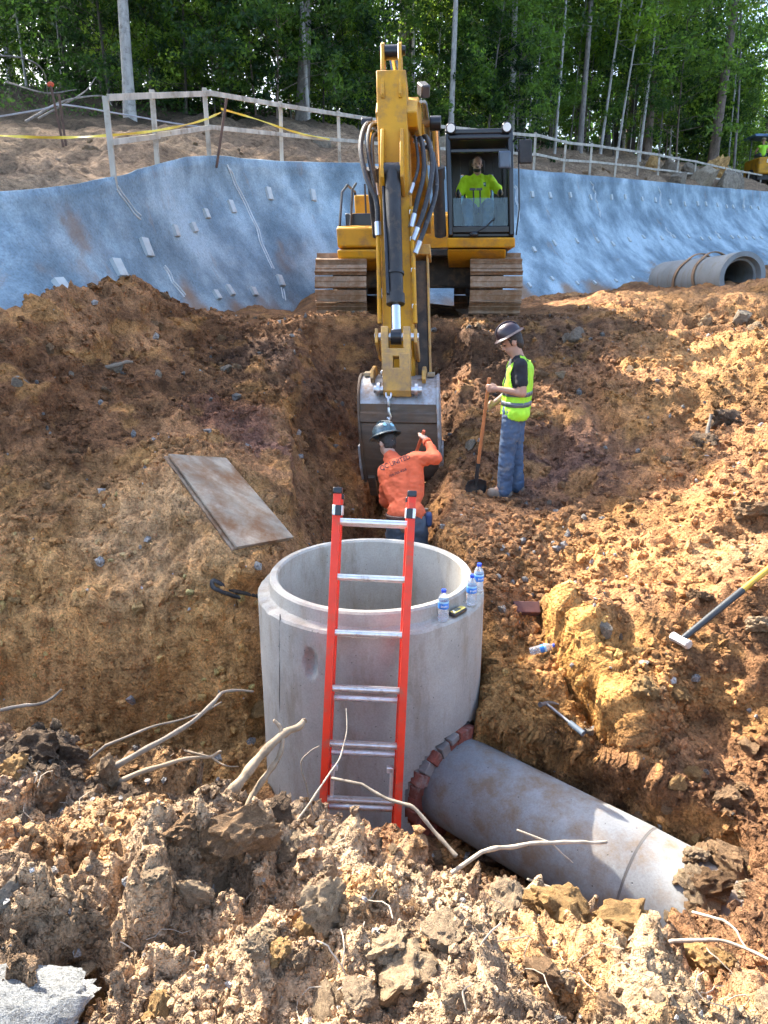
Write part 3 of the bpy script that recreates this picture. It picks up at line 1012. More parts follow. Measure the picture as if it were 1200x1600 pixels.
# ------------------------------------------------------------------ timber guard fence along the wall top
M_WOOD = plain('weathered_timber', (.44, .40, .33), .85, var=.3, scale=5, dirt=(.2, .15, .1), dirt_amt=.35, bumps=.3, bscale=40, stretch=(1, 1, .2))
FENCE_PX = [(178, 275, 10.35), (246, 258, 11.7), (327, 240, 13.4), (440, 246, 15.6), (531, 250, 17.8), (612, 255, 19.6), (700, 258, 21.4), (766, 262, 22.6), (834, 264, 23.8), (880, 272, 25.6), (921, 273, 27.2), (960, 276, 28.9), (995, 279, 30.5), (1027, 282, 32.2), (1056, 285, 34.0), (1084, 288, 35.8), (1109, 292, 37.4), (1128, 295, 38.8), (1147, 298, 40.4), (1166, 300, 42), (1186, 302, 43.6), (1206, 304, 45.2)]
fpts = []
for px, py, d in FENCE_PX:
    q = P(px, py, d)
    fpts.append(Vector((q.x, q.y, min(q.z, up_z(q.x, q.y) + .1))))
FE = root('timber_fence', fpts[0], 'weathered two-rail timber guard fence along the top of the wall', 'fence')
for i, q in enumerate(fpts):
    h = 1.06 if i != 0 else 1.0
    lean = Vector((random.uniform(-.025, .025), random.uniform(-.02, .02), 0))
    obj('post', MB().beam(q - Vector((0, 0, .3)), q + Vector((0, 0, h)) + lean, .075, .045, up=(0, 1, 0)), M_WOOD, FE, bevel=.004)
for i in range(len(fpts) - 1):
    a, b_ = fpts[i], fpts[i + 1]
    t = (b_ - a).normalized()
    s = Vector((t.y, -t.x, 0)).normalized() * .05
    for h in (1.0, .45):
        if h < .9 and i == 2:
            pass
        obj('rail', MB().beam(a + s + Vector((0, 0, h - .02)) - t * .05, b_ + s + Vector((0, 0, h - .02 + random.uniform(-.02, .02))) + t * .05, .034, .085 if h > .9 else .075), M_WOOD, FE, bevel=.003)
# yellow caution tape
M_TAPE = plain('caution_tape', (.75, .55, .06), .45, var=.15)


def tape(pts, label):
    c = catmull(pts, 8)
    mb = MB()
    n = len(c)
    vs, fs = [], []
    for i, q in enumerate(c):
        q = Vector(q)
        tw = math.sin(i * .55) * .9
        t = Vector(c[min(i + 1, n - 1)]) - Vector(c[max(i - 1, 0)])
        t.normalize()
        sd = t.cross(Vector((0, 0, 1))).normalized()
        u = Vector((0, 0, 1)) * math.cos(tw) + sd * math.sin(tw)
        for a_, e_ in ((-.019, 0), (.019, 0), (.019, .004), (-.019, .004)):
            vs.append(q + u * a_ + sd * e_)
    for i in range(n - 1):
        for k in range(4):
            k2 = (k + 1) % 4
            fs.append((i * 4 + k, i * 4 + k2, (i + 1) * 4 + k2, (i + 1) * 4 + k))
    mb.add(vs, fs)
    o = obj('caution_tape', mb, M_TAPE, loc=tuple(mb.v[0]))
    return tag(o, label, 'caution tape')


tape([P(-60, 208, 10.5), P(0, 212, 10.5), P(90, 215, 10.45), P(178, 211, 10.4), P(250, 203, 11.5), P(310, 190, 12.9), P(345, 176, 13.6)], 'yellow caution tape sagging across the left part of the timber fence')
tape([P(345, 170, 13.6), P(400, 186, 14.6), P(460, 206, 15.8), P(515, 218, 17)], 'yellow caution tape running down behind the fence left of the boom')
M_RUST = plain('rusty_steel', (.12, .07, .05), .8, metal=.3, var=.4)
for (a, b_, lab) in ((P(97, 212, 14.5), P(79, 132, 14.4), 'taller rusty steel stake with red flag on the left bank'), (P(101, 210, 14.3), P(92, 147, 14.2), 'shorter rusty steel stake beside the flagged one'), (P(337, 243, 13.3), P(354, 154, 13.2), 'dark stake leaning right against the fence post by the tape')):
    o = obj('stake', MB().cyl(a - Vector((0, 0, .2)), b_, .024, 8), M_RUST, loc=tuple(a))
    tag(o, lab, 'stake')
    if 'flag' in lab and 'taller' in lab:
        obj('flag', MB().ball(b_, (.07, .03, .05)), plain('red_flag', (.5, .08, .03), .7), o)
M_CABLE = plain('grey_cable', (.33, .33, .35), .6)
o = obj('steel_cable', MB().tube([Vector(q) for q in catmull([P(-80, 195, 15), P(60, 172, 15.5), P(100, 164, 16), P(200, 180, 17), P(330, 200, 19), P(520, 212, 23)], 8)], .018, 6), M_CABLE, loc=tuple(P(0, 185, 15.3)))
tag(o, 'thin grey steel cable strung low across the left bank', 'cable')

# ------------------------------------------------------------------ forest
def bark(name, col, var=.4):
    return plain(name, col, .9, var=var, scale=7, bumps=.7, bscale=18, stretch=(1, 1, .3), dirt=tuple(c * .45 for c in col), dirt_amt=.45, dscale=6)


B_PALE, B_GREY, B_DARK, B_BROWN = bark('bark_pale', (.42, .39, .35), .25), bark('bark_grey', (.22, .195, .17)), bark('bark_dark', (.075, .062, .05)), bark('bark_brown', (.17, .125, .095))


def leaf_mat(name, col, tr):
    m = bpy.data.materials.new(name)
    m.use_nodes = True
    nt = m.node_tree
    nt.nodes.clear()
    out = nt.nodes.new('ShaderNodeOutputMaterial')
    d = nt.nodes.new('ShaderNodeBsdfPrincipled')
    d.inputs['Roughness'].default_value = .5
    d.inputs['Specular IOR Level'].default_value = .35
    t = nt.nodes.new('ShaderNodeBsdfTranslucent')
    g = nt.nodes.new('ShaderNodeNewGeometry')
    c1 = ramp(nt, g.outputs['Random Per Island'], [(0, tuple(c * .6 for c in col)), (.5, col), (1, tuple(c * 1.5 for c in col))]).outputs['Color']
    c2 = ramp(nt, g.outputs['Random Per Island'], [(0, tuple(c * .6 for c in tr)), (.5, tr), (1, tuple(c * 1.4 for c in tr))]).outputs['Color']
    oi = nt.nodes.new('ShaderNodeObjectInfo')
    rv = ramp(nt, oi.outputs['Random'], [(0, (.42, .46, .5)), (.45, (.85, .88, .9)), (1, (1.35, 1.25, .9))]).outputs['Color']
    c1 = mixc(nt, c1, rv, 1.0, 'MULTIPLY')
    c2 = mixc(nt, c2, rv, 1.0, 'MULTIPLY')
    nt.links.new(c1, d.inputs['Base Color'])
    nt.links.new(c2, t.inputs['Color'])
    mx = nt.nodes.new('ShaderNodeMixShader')
    mx.inputs[0].default_value = .5
    nt.links.new(d.outputs[0], mx.inputs[1])
    nt.links.new(t.outputs[0], mx.inputs[2])
    nt.links.new(mx.outputs[0], out.inputs[0])
    return m


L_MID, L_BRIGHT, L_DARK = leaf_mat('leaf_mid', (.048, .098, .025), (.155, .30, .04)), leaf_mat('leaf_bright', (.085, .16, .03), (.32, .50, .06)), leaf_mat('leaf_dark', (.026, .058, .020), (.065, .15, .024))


def leaves(rng, centres, spread, per, size, droop=.3):
    """leaf faces in clumps round the given centres -> V, F (each leaf a bent pair of triangles)"""
    n = len(centres) * per
    c = np.repeat(centres, per, 0) + rng.normal(size=(n, 3)) * np.array(spread)
    a = rng.normal(size=(n, 3))
    a /= np.linalg.norm(a, axis=1)[:, None]
    b = np.cross(a, rng.normal(size=(n, 3)))
    b /= np.linalg.norm(b, axis=1)[:, None]
    s = size * rng.uniform(.5, 1.25, n)[:, None]
    nn = np.cross(a, b)
    V = np.stack([c - a * s, c + b * s * .48 + nn * s * .12, c + a * s, c - b * s * .48 + nn * s * .12], 1).reshape(-1, 3)
    F = np.arange(n * 4).reshape(-1, 4)
    return V, F


def raw_mesh(name, V, F, mat, smooth_=False):
    o = np_mesh(name, V, F, mat, smooth_=smooth_)
    me = o.data
    bpy.data.objects.remove(o)
    return me


def mb_mesh(name, mb, mat):
    me = bpy.data.meshes.new(name)
    me.from_pydata([tuple(q) for q in mb.v], [], mb.f)
    fix_mesh(me, 60)
    me.materials.append(mat)
    return me


def tree_meshes(seed, H, r0, crown0, nlimb, per, size, bark_, leaf_, lean=0.0, spreadf=.13):
    """a trunk with limbs, and a crown of leaf clumps along the limbs"""
    r = np.random.default_rng(seed)
    mb = MB()
    pts, rad = [], []
    ph = r.uniform(0, 6.28)
    for k in range(13):
        t = k / 12
        pts.append(Vector((lean * H * t + .018 * H * math.sin(3.1 * t + ph) * t, .015 * H * math.sin(4 * t + ph * 2) * t, H * t - .4)))
        rad.append(r0 * (1.25 if k == 0 else 1 - .78 * t ** .9))
    mb.tube(pts, rad, 10)
    cs = []
    for i in range(nlimb):
        t = crown0 + (1 - crown0) * (i + r.random()) / nlimb
        k = min(11, int(t * 12))
        b0 = pts[k].lerp(pts[k + 1], t * 12 - k)
        an = i * 2.4 + r.uniform(-.5, .5)
        ln = H * spreadf * 2.0 * (1.15 - t * .65) * r.uniform(.6, 1.2)
        d = Vector((math.cos(an), math.sin(an), r.uniform(.05, .7)))
        q = [b0, b0 + d * ln * .5 + Vector((0, 0, .03 * ln)), b0 + d * ln + Vector((0, 0, -.06 * ln))]
        rr = max(.012, rad[k] * .28)
        mb.tube(q, [rr, rr * .6, rr * .2], 5)
        for j in range(5):
            f = .3 + .7 * (j + 1) / 5
            cs.append(tuple(b0 + d * ln * f + Vector(r.normal(size=3) * ln * .14)))
    V, F = leaves(r, np.array(cs), (H * .026, H * .026, H * .017), per, size)
    return mb_mesh('trunk', mb, bark_), raw_mesh('crown', V, F, leaf_)


TALL = [tree_meshes(1, 20, .20, .50, 20, 55, .17, B_PALE, L_MID), tree_meshes(2, 22, .24, .45, 22, 55, .17, B_GREY, L_MID), tree_meshes(3, 23, .30, .48, 22, 55, .18, B_BROWN, L_DARK), tree_meshes(4, 21, .22, .42, 22, 60, .16, B_DARK, L_DARK)]
THIN = [tree_meshes(11, 13, .065, .40, 16, 34, .11, B_PALE, L_BRIGHT, .02, .10), tree_meshes(12, 14, .075, .42, 16, 34, .11, B_GREY, L_MID, -.03, .10), tree_meshes(13, 12, .055, .35, 16, 34, .11, B_PALE, L_BRIGHT, .05, .10)]
SAPL = [tree_meshes(21, 5.5, .035, .12, 26, 40, .075, B_GREY, L_BRIGHT, .04, .20), tree_meshes(22, 7, .045, .15, 28, 44, .08, B_GREY, L_MID, -.03, .18), tree_meshes(23, 4, .03, .08, 24, 44, .07, B_DARK, L_DARK, .03, .26), tree_meshes(24, 6.5, .04, .2, 24, 36, .085, B_BROWN, L_BRIGHT, .06, .2),
        tree_meshes(25, 8, .05, .15, 32, 46, .085, B_DARK, L_DARK, 0, .18)]


def plant_tree(kind, x, y, label, cat, group, name, scale=1.0, rz=None, tilt=(0, 0), thick=1.0, crown=True):
    o = bpy.data.objects.new(name, None)
    o.empty_display_size = .2
    o.location = (x, y, up_z(x, y) - .1)
    o.rotation_euler = (tilt[0], tilt[1], random.uniform(0, 6.28) if rz is None else rz)
    o.scale = (scale * thick, scale * thick, scale)
    COL.objects.link(o)
    tag(o, label, cat, group)
    t = bpy.data.objects.new('trunk', kind[0])
    link(t, o)
    if crown:
        c = bpy.data.objects.new('crown', kind[1])
        link(c, o)
    return o


def blocks_sun(x, y):
    """keep the line of sight from the sunlit right bank to the sun open"""
    for (sx, sy, sz, rr) in SUNLIT:
        t = ((x - sx) * SUN_FROM.x + (y - sy) * SUN_FROM.y) / (SUN_FROM.x ** 2 + SUN_FROM.y ** 2)
        if t > 0 and math.hypot(sx + SUN_FROM.x * t - x, sy + SUN_FROM.y * t - y) < rr and sz + SUN_FROM.z * t < up_z(x, y) + 26:
            return True
    return False


SUNLIT = [(4.5, 9, -.8, 5.5), (2.0, 5, -2.2, 3.6), (.9, 2.2, -1.8, 4.2)]

# trunks that stand out in the photograph: pixel of the base, depth, pixel x at the top edge, kind, thickness, label
MAIN = [
    (204, 196, 23.5, 193, TALL[0], .95, 'thick pale grey trunk standing just behind the left end of the fence'),
    (247, 180, 30, 238, TALL[3], 1.3, 'dark thick trunk right of the pale trunk on the left'),
    (216, 178, 33, 214, TALL[3], 1.1, 'dark trunk close behind the pale trunk on the left'),
    (128, 160, 34, 126, TALL[3], 1.1, 'dark trunk in the shade at the left of the forest'),
    (316, 170, 29, 315, THIN[1], .8, 'thin straight stem between the dark trunk and the rough pine'),
    (472, 196, 27, 475, TALL[1], 1.05, 'rough grey pine trunk left of the excavator boom'),
    (482, 200, 26.5, 462, THIN[0], 1.2, 'pale thin stem crossing the rough grey pine'),
    (575, 205, 33, 573, TALL[3], 1.1, 'dark trunk just left of the excavator stick'),
    (703, 222, 29, 714, TALL[0], .62, 'slim pale trunk right of the excavator boom'),
    (798, 225, 31, 808, TALL[0], .75, 'pale trunk rising above the cab roof'),
    (811, 226, 35, 816, TALL[2], .85, 'dark brown trunk directly behind the pale one above the cab'),
    (866, 236, 33, 876, THIN[0], 1.1, 'crooked white stem first right of the cab'),
    (835, 232, 34, 838, THIN[2], .8, 'thin grey stem next to the cab trees'),
    (905, 238, 35, 922, TALL[1], .6, 'grey trunk right of the crooked white stem'),
    (937, 240, 36, 961, THIN[0], 1.25, 'slanting white stem in the middle of the right hand trees'),
    (948, 242, 39, 950, TALL[3], .95, 'dark trunk behind the slanting white stem'),
    (963, 244, 36, 985, THIN[2], 1.2, 'second slanting white stem leaning right'),
    (998, 248, 37, 1018, THIN[0], 1.3, 'tall white stem leaning right beside the bright foliage'),
    (1010, 250, 40, 1028, TALL[2], .8, 'brown trunk behind the white stems on the right'),
    (985, 246, 41, 1002, TALL[3], .9, 'dark trunk between the white stems on the right'),
    (1113, 254, 41, 1146, TALL[2], .95, 'thick brown pine leaning right at the right edge of the forest'),
    (1148, 262, 43, 1170, THIN[1], 1.1, 'thin pale stem right of the leaning brown pine'),
    (1138, 262, 45, 1152, THIN[0], 1.0, 'thin white stem near the yellow roller'),
]
for px, py, d, tx, kind, th, lab in MAIN:
    q = P(px, py, d)
    q2 = PY(tx, 0, q.y)
    lean = (q2.x - q.x) / max(2.0, (q2.z - q.z))
    plant_tree(kind, q.x, q.y, lab, 'tree', 'trees with trunks that stand out at the forest edge', 'forest_tree', 1.0, rz=random.choice((0, 3.14)) if False else 0, tilt=(0, math.atan(lean)), thick=th, crown=not blocks_sun(q.x, q.y) or kind in THIN)
# deeper rows nobody could tell apart one from the next
FD = np.array([(q[0], q[2]) for q in FENCE_PX])


def clear(px):
    """nothing grows nearer than the cleared strip behind the fence"""
    return float(np.interp(px, FD[:, 0], FD[:, 1], left=22, right=46)) + (7.5 if px > 620 else 9)


def place_words(px):
    return 'left of the boom' if px < 600 else ('between boom and cab' if px < 800 else ('right of the cab' if px < 1010 else 'at the far right'))


random.seed(21)
k = 0
tries = 0
while k < 62 and tries < 4000:
    tries += 1
    d = random.uniform(30, 62)
    px = random.uniform(-260, 1420)
    q = P(px, 200, d)
    if q.y > 34 and d > clear(px) + 2 and not blocks_sun(q.x, q.y):
        kd = random.choice([0, 1, 2, 3, 3, 2])
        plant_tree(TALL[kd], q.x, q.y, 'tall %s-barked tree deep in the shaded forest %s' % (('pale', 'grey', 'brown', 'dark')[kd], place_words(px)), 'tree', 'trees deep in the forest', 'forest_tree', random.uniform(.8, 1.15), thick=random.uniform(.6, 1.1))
        k += 1
    if k >= 62:
        break
for k in range(52):
    d = random.uniform(27, 48)
    px = random.uniform(-120, 1300) if k < 34 else random.uniform(640, 1090)
    d = max(d, clear(px) + random.uniform(0, 6))
    q = P(px, 215, d)
    kd = random.randrange(3)
    plant_tree(THIN[kd], q.x, q.y, 'slender %s-stemmed tree among the forest trunks %s' % (('pale', 'grey', 'white')[kd], place_words(px)), 'tree', 'slender trees in the forest', 'slender_tree', random.uniform(.7, 1.0), tilt=(random.uniform(-.06, .06), random.uniform(-.06, .06)), thick=random.uniform(.6, 1.0))
for k in range(120):
    d = random.uniform(24.5, 52) if k > 20 else random.uniform(24.5, 29)
    px = random.uniform(-160, 1330)
    q = P(px, 220, d)
    # the cleared strip by the fence stays clear
    if d < clear(px):
        d = clear(px) + random.uniform(0, 8)
        q = P(px, 220, d)
    kd = random.choice([0, 1, 2, 3, 4] if px > 500 else [0, 1, 2, 3, 4, 2, 4, 4])
    plant_tree(SAPL[kd], q.x, q.y, '%s sapling in the forest understorey %s' % (('small bright green', 'mid green', 'low dark green', 'tall bright green', 'tall dark green')[kd], place_words(px)), 'sapling', 'saplings in the forest understorey', 'sapling', random.uniform(.75, 1.35), tilt=(random.uniform(-.08, .08), random.uniform(-.08, .08)))
for px, d, sc, lab in ((1060, 40, 1.5, 'bright leafy sapling left of the leaning brown pine'), (1040, 43, 1.6, 'tall bright green young tree among the white stems'), (1190, 46, 1.4, 'bright leafy sapling above the yellow roller'), (560, 29, .9, 'low bright sapling left of the excavator stick'), (860, 36, 1.0, 'sunlit sapling right of the cab'), (340, 27, .9, 'bright sapling between the fence and the dark trunks')):
    q = P(px, 240, d)
    plant_tree(SAPL[0] if sc < 1.2 else SAPL[3], q.x, q.y, lab, 'sapling', None, 'sapling', sc)
# tall trees on the left bank, left of the frame: they shade the left side of the pit
for (x, y, sc) in ((-13, 15.5, .5), (-8.6, 12.6, .36), (-7.9, 14.8, .36), (-16, 20, .72), (-18, 13, .8), (-15, 9, .62), (-20, 24, .75), (-22, 18, .8), (-12.5, 11.5, .42), (-17, 26, .75)):
    plant_tree(TALL[int(abs(x)) % 4], x, y, 'tall leafy tree on the bank left of the pit', 'tree', 'trees on the left bank', 'forest_tree', sc)


def far_wood():
    r = np.random.default_rng(5)
    n = 2600
    d = r.uniform(58, 95, n)
    px = r.uniform(-500, 1700, n)
    x = (px - 600) / FPX * d
    y = d * 1.1
    z = UP(x, y) + r.uniform(0, 1, n) ** 1.3 * 24
    V, F = leaves(r, np.stack([x, y, z], 1), (1.5, 1.5, 1.1), 22, .40)
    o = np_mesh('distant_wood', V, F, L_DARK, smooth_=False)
    tag(o, 'mass of dark green leaves of the distant wood', kind='stuff')


far_wood()


def brush():
    """low ground cover on the forest floor"""
    r = np.random.default_rng(8)
    i = pick((BT > 12) & (BT < 40), 1900, r)
    V, F = leaves(r, BPOS[i] + (0, 0, .15), (.35, .35, .16), 14, .075)
    o = np_mesh('undergrowth', V, F, L_DARK, smooth_=False)
    tag(o, 'low leafy undergrowth on the forest floor', kind='stuff')


brush()
# fallen branches on the left bank
for pts, r_, lab in (([P(40, 190, 17), P(100, 158, 18), P(160, 150, 19), P(175, 165, 19)], .03, 'arched grey fallen branch on the left bank'), ([P(-20, 85, 20), P(40, 92, 20), P(68, 112, 20.5), P(75, 150, 21)], .025, 'pale bare branch bowing down at the left edge'),
                     ([P(10, 128, 22), P(70, 145, 21), P(120, 140, 21.5)], .03, 'dark fallen branch lying behind the stakes'), ([P(60, 185, 17), P(130, 145, 19), P(150, 120, 19.5)], .022, 'thin leaning dead branch right of the stakes')):
    c = [Vector(q) for q in catmull(pts, 6)]
    o = obj('fallen_branch', MB().tube(c, [r_ * (1.1 - .7 * i / len(c)) for i in range(len(c))], 6), B_GREY, loc=tuple(c[0]))
    tag(o, lab, 'branch')
# ------------------------------------------------------------------ excavator
CAT = plain('yellow_paint', (.56, .265, .012), .48, var=.14, scale=3, dirt=(.27, .14, .05), dirt_amt=.48, dscale=3.6, bumps=.08, spec=.3)
CATD = plain('yellow_paint_muddy', (.52, .28, .05), .5, var=.2, scale=3, dirt=(.25, .155, .08), dirt_amt=.75, dscale=4, bumps=.2)
BLACK = plain('black_paint', (.012, .013, .016), .3, var=.3, bumps=.03)
BLACKM = plain('black_dusty', (.022, .021, .021), .5, var=.35, dirt=(.10, .072, .05), dirt_amt=.3, dscale=5)
RUBBER = plain('hose_rubber', (.02, .02, .021), .42, var=.3, dirt=(.16, .14, .12), dirt_amt=.25, dscale=14)
CHROME = plain('chrome', (.72, .72, .74), .16, metal=1.0, var=.08, bumps=0)
STEEL = plain('bright_steel', (.55, .55, .56), .35, metal=.9, var=.2)
SHOE = plain('track_steel', (.32, .225, .15), .62, metal=.25, var=.3, scale=9, dirt=(.25, .145, .075), dirt_amt=.7, dscale=6, bumps=.5)
DARKST = plain('undercarriage_dark', (.05, .042, .036), .8, var=.4, dirt=(.16, .10, .06), dirt_amt=.5)
BUCKM = plain('bucket_steel', (.105, .076, .055), .55, metal=.2, var=.4, scale=4, dirt=(.115, .066, .036), dirt_amt=.65, dscale=3.2, bumps=.3, stretch=(1, 1, 4))  # muddy brown steel, darkened as shade for the bucket's downward face
BUCKT = plain('bucket_steel_lit', (.36, .36, .365), .45, metal=.5, var=.25, scale=7, dirt=(.26, .17, .11), dirt_amt=.45, dscale=6, bumps=.3)  # lighter grey: skylight on the bucket's upward face put into the colour

EX_C, EX_Z, SLEW = Vector((.60, 14.05, 0)), -.455, math.radians(5.5)
FWD = Vector((-math.sin(SLEW), -math.cos(SLEW), 0))
LAT = Vector((math.cos(SLEW), -math.sin(SLEW), 0))


def U(lat, r, h):
    q = EX_C + FWD * r + LAT * (lat + .06 * (.75 - h))     # the machine leans a little on the uneven pad
    q.z = EX_Z + h
    return q


def ubox(mb, lat0, lat1, r0, r1, h0, h1):
    vs = [U(a, b, c) for c in (h0, h1) for a, b in ((lat0, r0), (lat1, r0), (lat1, r1), (lat0, r1))]
    return mb.add(vs, [(0, 3, 2, 1), (4, 5, 6, 7), (0, 1, 5, 4), (1, 2, 6, 5), (2, 3, 7, 6), (3, 0, 4, 7)])


EX = root('excavator', (EX_C.x, EX_C.y, EX_Z), 'large yellow crawler excavator reaching its bucket into the trench', 'excavator')
# undercarriage, turned a little
UA = math.radians(2.0)
ULAT, UFWD = Vector((math.cos(UA), -math.sin(UA), 0)), Vector((-math.sin(UA), -math.cos(UA), 0))


def G(lat, r, h):
    q = EX_C + UFWD * r + ULAT * lat
    q.z = EX_Z + h
    return q


RT, HL = .44, 1.78          # sprocket radius, half distance between sprockets
PITCHL = .196
per_ = 2 * math.pi * RT + 4 * HL
nsh = int(round(per_ / PITCHL))


def track_point(s):
    """(r, h, angle) along the belt"""
    s %= per_
    if s < 2 * HL:
        return (-HL + s, 2 * RT, 0.0)
    s -= 2 * HL
    if s < math.pi * RT:
        a = s / RT
        return (HL + RT * math.sin(a), RT + RT * math.cos(a), -a)
    s -= math.pi * RT
    if s < 2 * HL:
        return (HL - s, 0.0, -math.pi)
    s -= 2 * HL
    a = s / RT
    return (-HL - RT * math.sin(a), RT - RT * math.cos(a), -math.pi - a)


sh = MB()
sh.box((0, 0, 0), (.79, .176, .024))
for yy, hh in ((-.070, .060), (.02, .016)):
    sh.box((0, yy, .011 + hh / 2), (.79, .014, hh))
sh.box((-.12, .02, .016), (.03, .03, .02)).box((.12, .02, .016), (.03, .03, .02)).box((-.12, -.04, .016), (.03, .03, .02)).box((.12, -.04, .016), (.03, .03, .02))
shoe_me = bpy.data.meshes.new('track_shoe')
shoe_me.from_pydata([tuple(q) for q in sh.v], [], sh.f)
fix_mesh(shoe_me)
shoe_me.materials.append(SHOE)
for side in (-1, 1):
    c = side * 1.19
    mb = MB()
    for rr in (-HL, HL):
        mb.cyl(G(c - .10, rr, RT), G(c + .10, rr, RT), RT - .07, 24)
    for q in range(7):
        mb.cyl(G(c - .16, -1.35 + q * .45, .17), G(c + .16, -1.35 + q * .45, .17), .10, 14)
    vs = [G(c + a, r_, h) for h in (.26, .66) for a, r_ in ((-.2, -1.5), (.2, -1.5), (.2, 1.42), (-.2, 1.42))]
    mb.add(vs, [(0, 3, 2, 1), (4, 5, 6, 7), (0, 1, 5, 4), (1, 2, 6, 5), (2, 3, 7, 6), (3, 0, 4, 7)])
    tr = obj('track', mb, DARKST, EX, bevel=.01)
    for k in range(nsh):
        r_, h, a = track_point(k * per_ / nsh + .03)
        o = bpy.data.objects.new('track_shoe', shoe_me)
        link(o, tr)
        # local y of the shoe runs along the belt, local z points outward
        tv = UFWD * math.cos(a) + Vector((0, 0, 1)) * math.sin(a)
        nv = -UFWD * math.sin(a) + Vector((0, 0, 1)) * math.cos(a)
        R = Matrix((ULAT, -tv if False else nv.cross(ULAT), nv)).transposed().to_4x4()
        o.matrix_basis = Matrix.Translation(G(c, r_, h) - ORG[EX.name]) @ R
mb = MB()
vs = [G(a, r_, h) for h in (.42, .95) for a, r_ in ((-1.0, -1.2), (1.0, -1.2), (1.0, 1.15), (-1.0, 1.15))]
mb.add(vs, [(0, 3, 2, 1), (4, 5, 6, 7), (0, 1, 5, 4), (1, 2, 6, 5), (2, 3, 7, 6), (3, 0, 4, 7)])
obj('car_body', mb, DARKST, EX, bevel=.05)
obj('slew_ring', MB().cyl(U(0, 0, .93), U(0, 0, 1.06), .72, 40), DARKST, EX)
# upper frame, hood, counterweight, storage boxes
mb = MB()
ubox(mb, -1.1, 1.5, -2.3, 1.85, .90, 1.0)
obj('upper_frame', mb, BLACKM, EX, bevel=.02)
mb = MB()
ubox(mb, -1.2, 1.35, -2.2, -.9, 1.01, 1.75)
obj('engine_hood', mb, CAT, EX, bevel=.06, seg=3)
cw = []
for k in range(13):
    a = math.pi * (k / 12)
    cw.append((1.42 * math.cos(a), -2.15 - .62 * math.sin(a) ** .7))
mb = MB()
mb.prism(cw, lambda a, b, w: U(a, b, w), .95, 1.9)
obj('counterweight', mb, CAT, EX, bevel=.05, seg=3)
mb = MB()
mb.prism([(-.88, 1.005), (2.02, 1.005), (2.12, 1.03), (2.12, 1.30), (2.0, 1.34), (-.88, 1.34)], lambda r_, h, w: U(w, r_, h), -1.10, -.40)
bx = obj('storage_box', mb, CAT, EX, bevel=.03, seg=3)
mb = MB()
mb.prism([(1.2, .70), (1.7, .70), (2.1, .86), (2.14, .99), (1.2, .99)], lambda r_, h, w: U(w, r_, h), -1.11, -.40)
obj('front_skirt', mb, CAT, EX, bevel=.03, seg=3)
mb = MB()
ubox(mb, -1.0, -.55, 1.1, 1.75, 1.342, 1.54)
obj('battery_box', mb, BLACK, EX, bevel=.02)
mb = MB()
ubox(mb, -.95, -.42, .2, .9, 1.342, 1.9)
obj('tank_cover', mb, CAT, EX, bevel=.03)
mb = MB()
mb.tube([U(-1.06, 2.0, 1.34), U(-1.03, 1.7, 1.85), U(-.99, 1.3, 2.0), U(-.99, .4, 2.0), U(-.99, .3, 1.34)], .02, 8)
mb.tube([U(-.9, 1.95, 1.34), U(-.87, 1.65, 1.9), U(-.85, 1.3, 2.02)], .02, 8)
mb.tube([U(-.7, 1.5, 1.34), U(-.7, 1.4, 2.0)], .016, 8)
obj('handrail', mb, BLACK, EX)
# ---- cab
CL0, CL1, CR0, CR1, CH0, CH1 = .60, 1.58, .55, 2.2, 1.17, 2.60
mb = MB()
ubox(mb, CL0, CL1, CR0, CR1 - .04, CH0 - .02, CH0 + .05)
cab = obj('cab', mb, BLACK, EX, bevel=.02)
mb = MB()
mb.prism([(CR0, 1.01), (CR1 - .1, 1.01), (CR1 + .02, 1.0), (CR1 + .05, CH0 - .025), (CR0, CH0 - .025)], lambda r_, h, w: U(w, r_, h), CL0 - .02, CL1 + .01)
obj('cab_sill', mb, CAT, cab, bevel=.025, seg=3)
mb = MB()
mb.prism([(1.3, .74), (2.0, .86), (2.16, .985), (1.3, .985)], lambda r_, h, w: U(w, r_, h), CL0 - .02, CL1 - .12)
obj('cab_skirt', mb, CAT, cab, bevel=.02)


def pillar(lat, r0, r1, h0, h1, w=.075, dep=.09):
    m_ = MB().beam(U(lat, r0, h0), U(lat, r1, h1), dep, w, up=LAT)
    return obj('pillar', m_, BLACK, cab, bevel=.018)


pillar(CL0 + .04, CR1, CR1 - .09, CH0, CH1 - .02)
pillar(CL1 - .04, CR1, CR1 - .09, CH0, CH1 - .02)
pillar(CL0 + .04, CR0 + .05, CR0 + .08, CH0, CH1)
pillar(CL1 - .04, CR0 + .05, CR0 + .08, CH0, CH1)
pillar(CL1 - .03, 1.25, 1.25, CH0, CH1, .05)
mb = MB()
ubox(mb, CL0, CL1, CR0, CR1 - .05, CH1 - .05, CH1 + .03)
ubox(mb, CL0 + .04, CL1 - .04, CR1 - .14, CR1 - .03, CH1 - .12, CH1 - .045)
obj('cab_roof', mb, BLACK, cab, bevel=.025, seg=3)
mb = MB()
mb.beam(U(CL0 + .07, CR1 - .01, CH0 + .09), U(CL1 - .07, CR1 - .01, CH0 + .09), .07, .09)
obj('window_frame', mb, BLACK, cab, bevel=.01)
obj('window_frame', MB().beam(U(CL0 + .07, CR1 - .085, 2.34), U(CL1 - .07, CR1 - .085, 2.34), .05, .05), BLACK, cab, bevel=.01)
mb = MB()      # rear wall of the cab round its window
ubox(mb, CL0 + .06, CL1 - .06, CR0, CR0 + .05, CH0 + .05, 1.62)
ubox(mb, CL0 + .06, CL0 + .22, CR0 + .001, CR0 + .049, 1.621, 2.55)
ubox(mb, CL1 - .22, CL1 - .06, CR0 + .001, CR0 + .049, 1.621, 2.55)
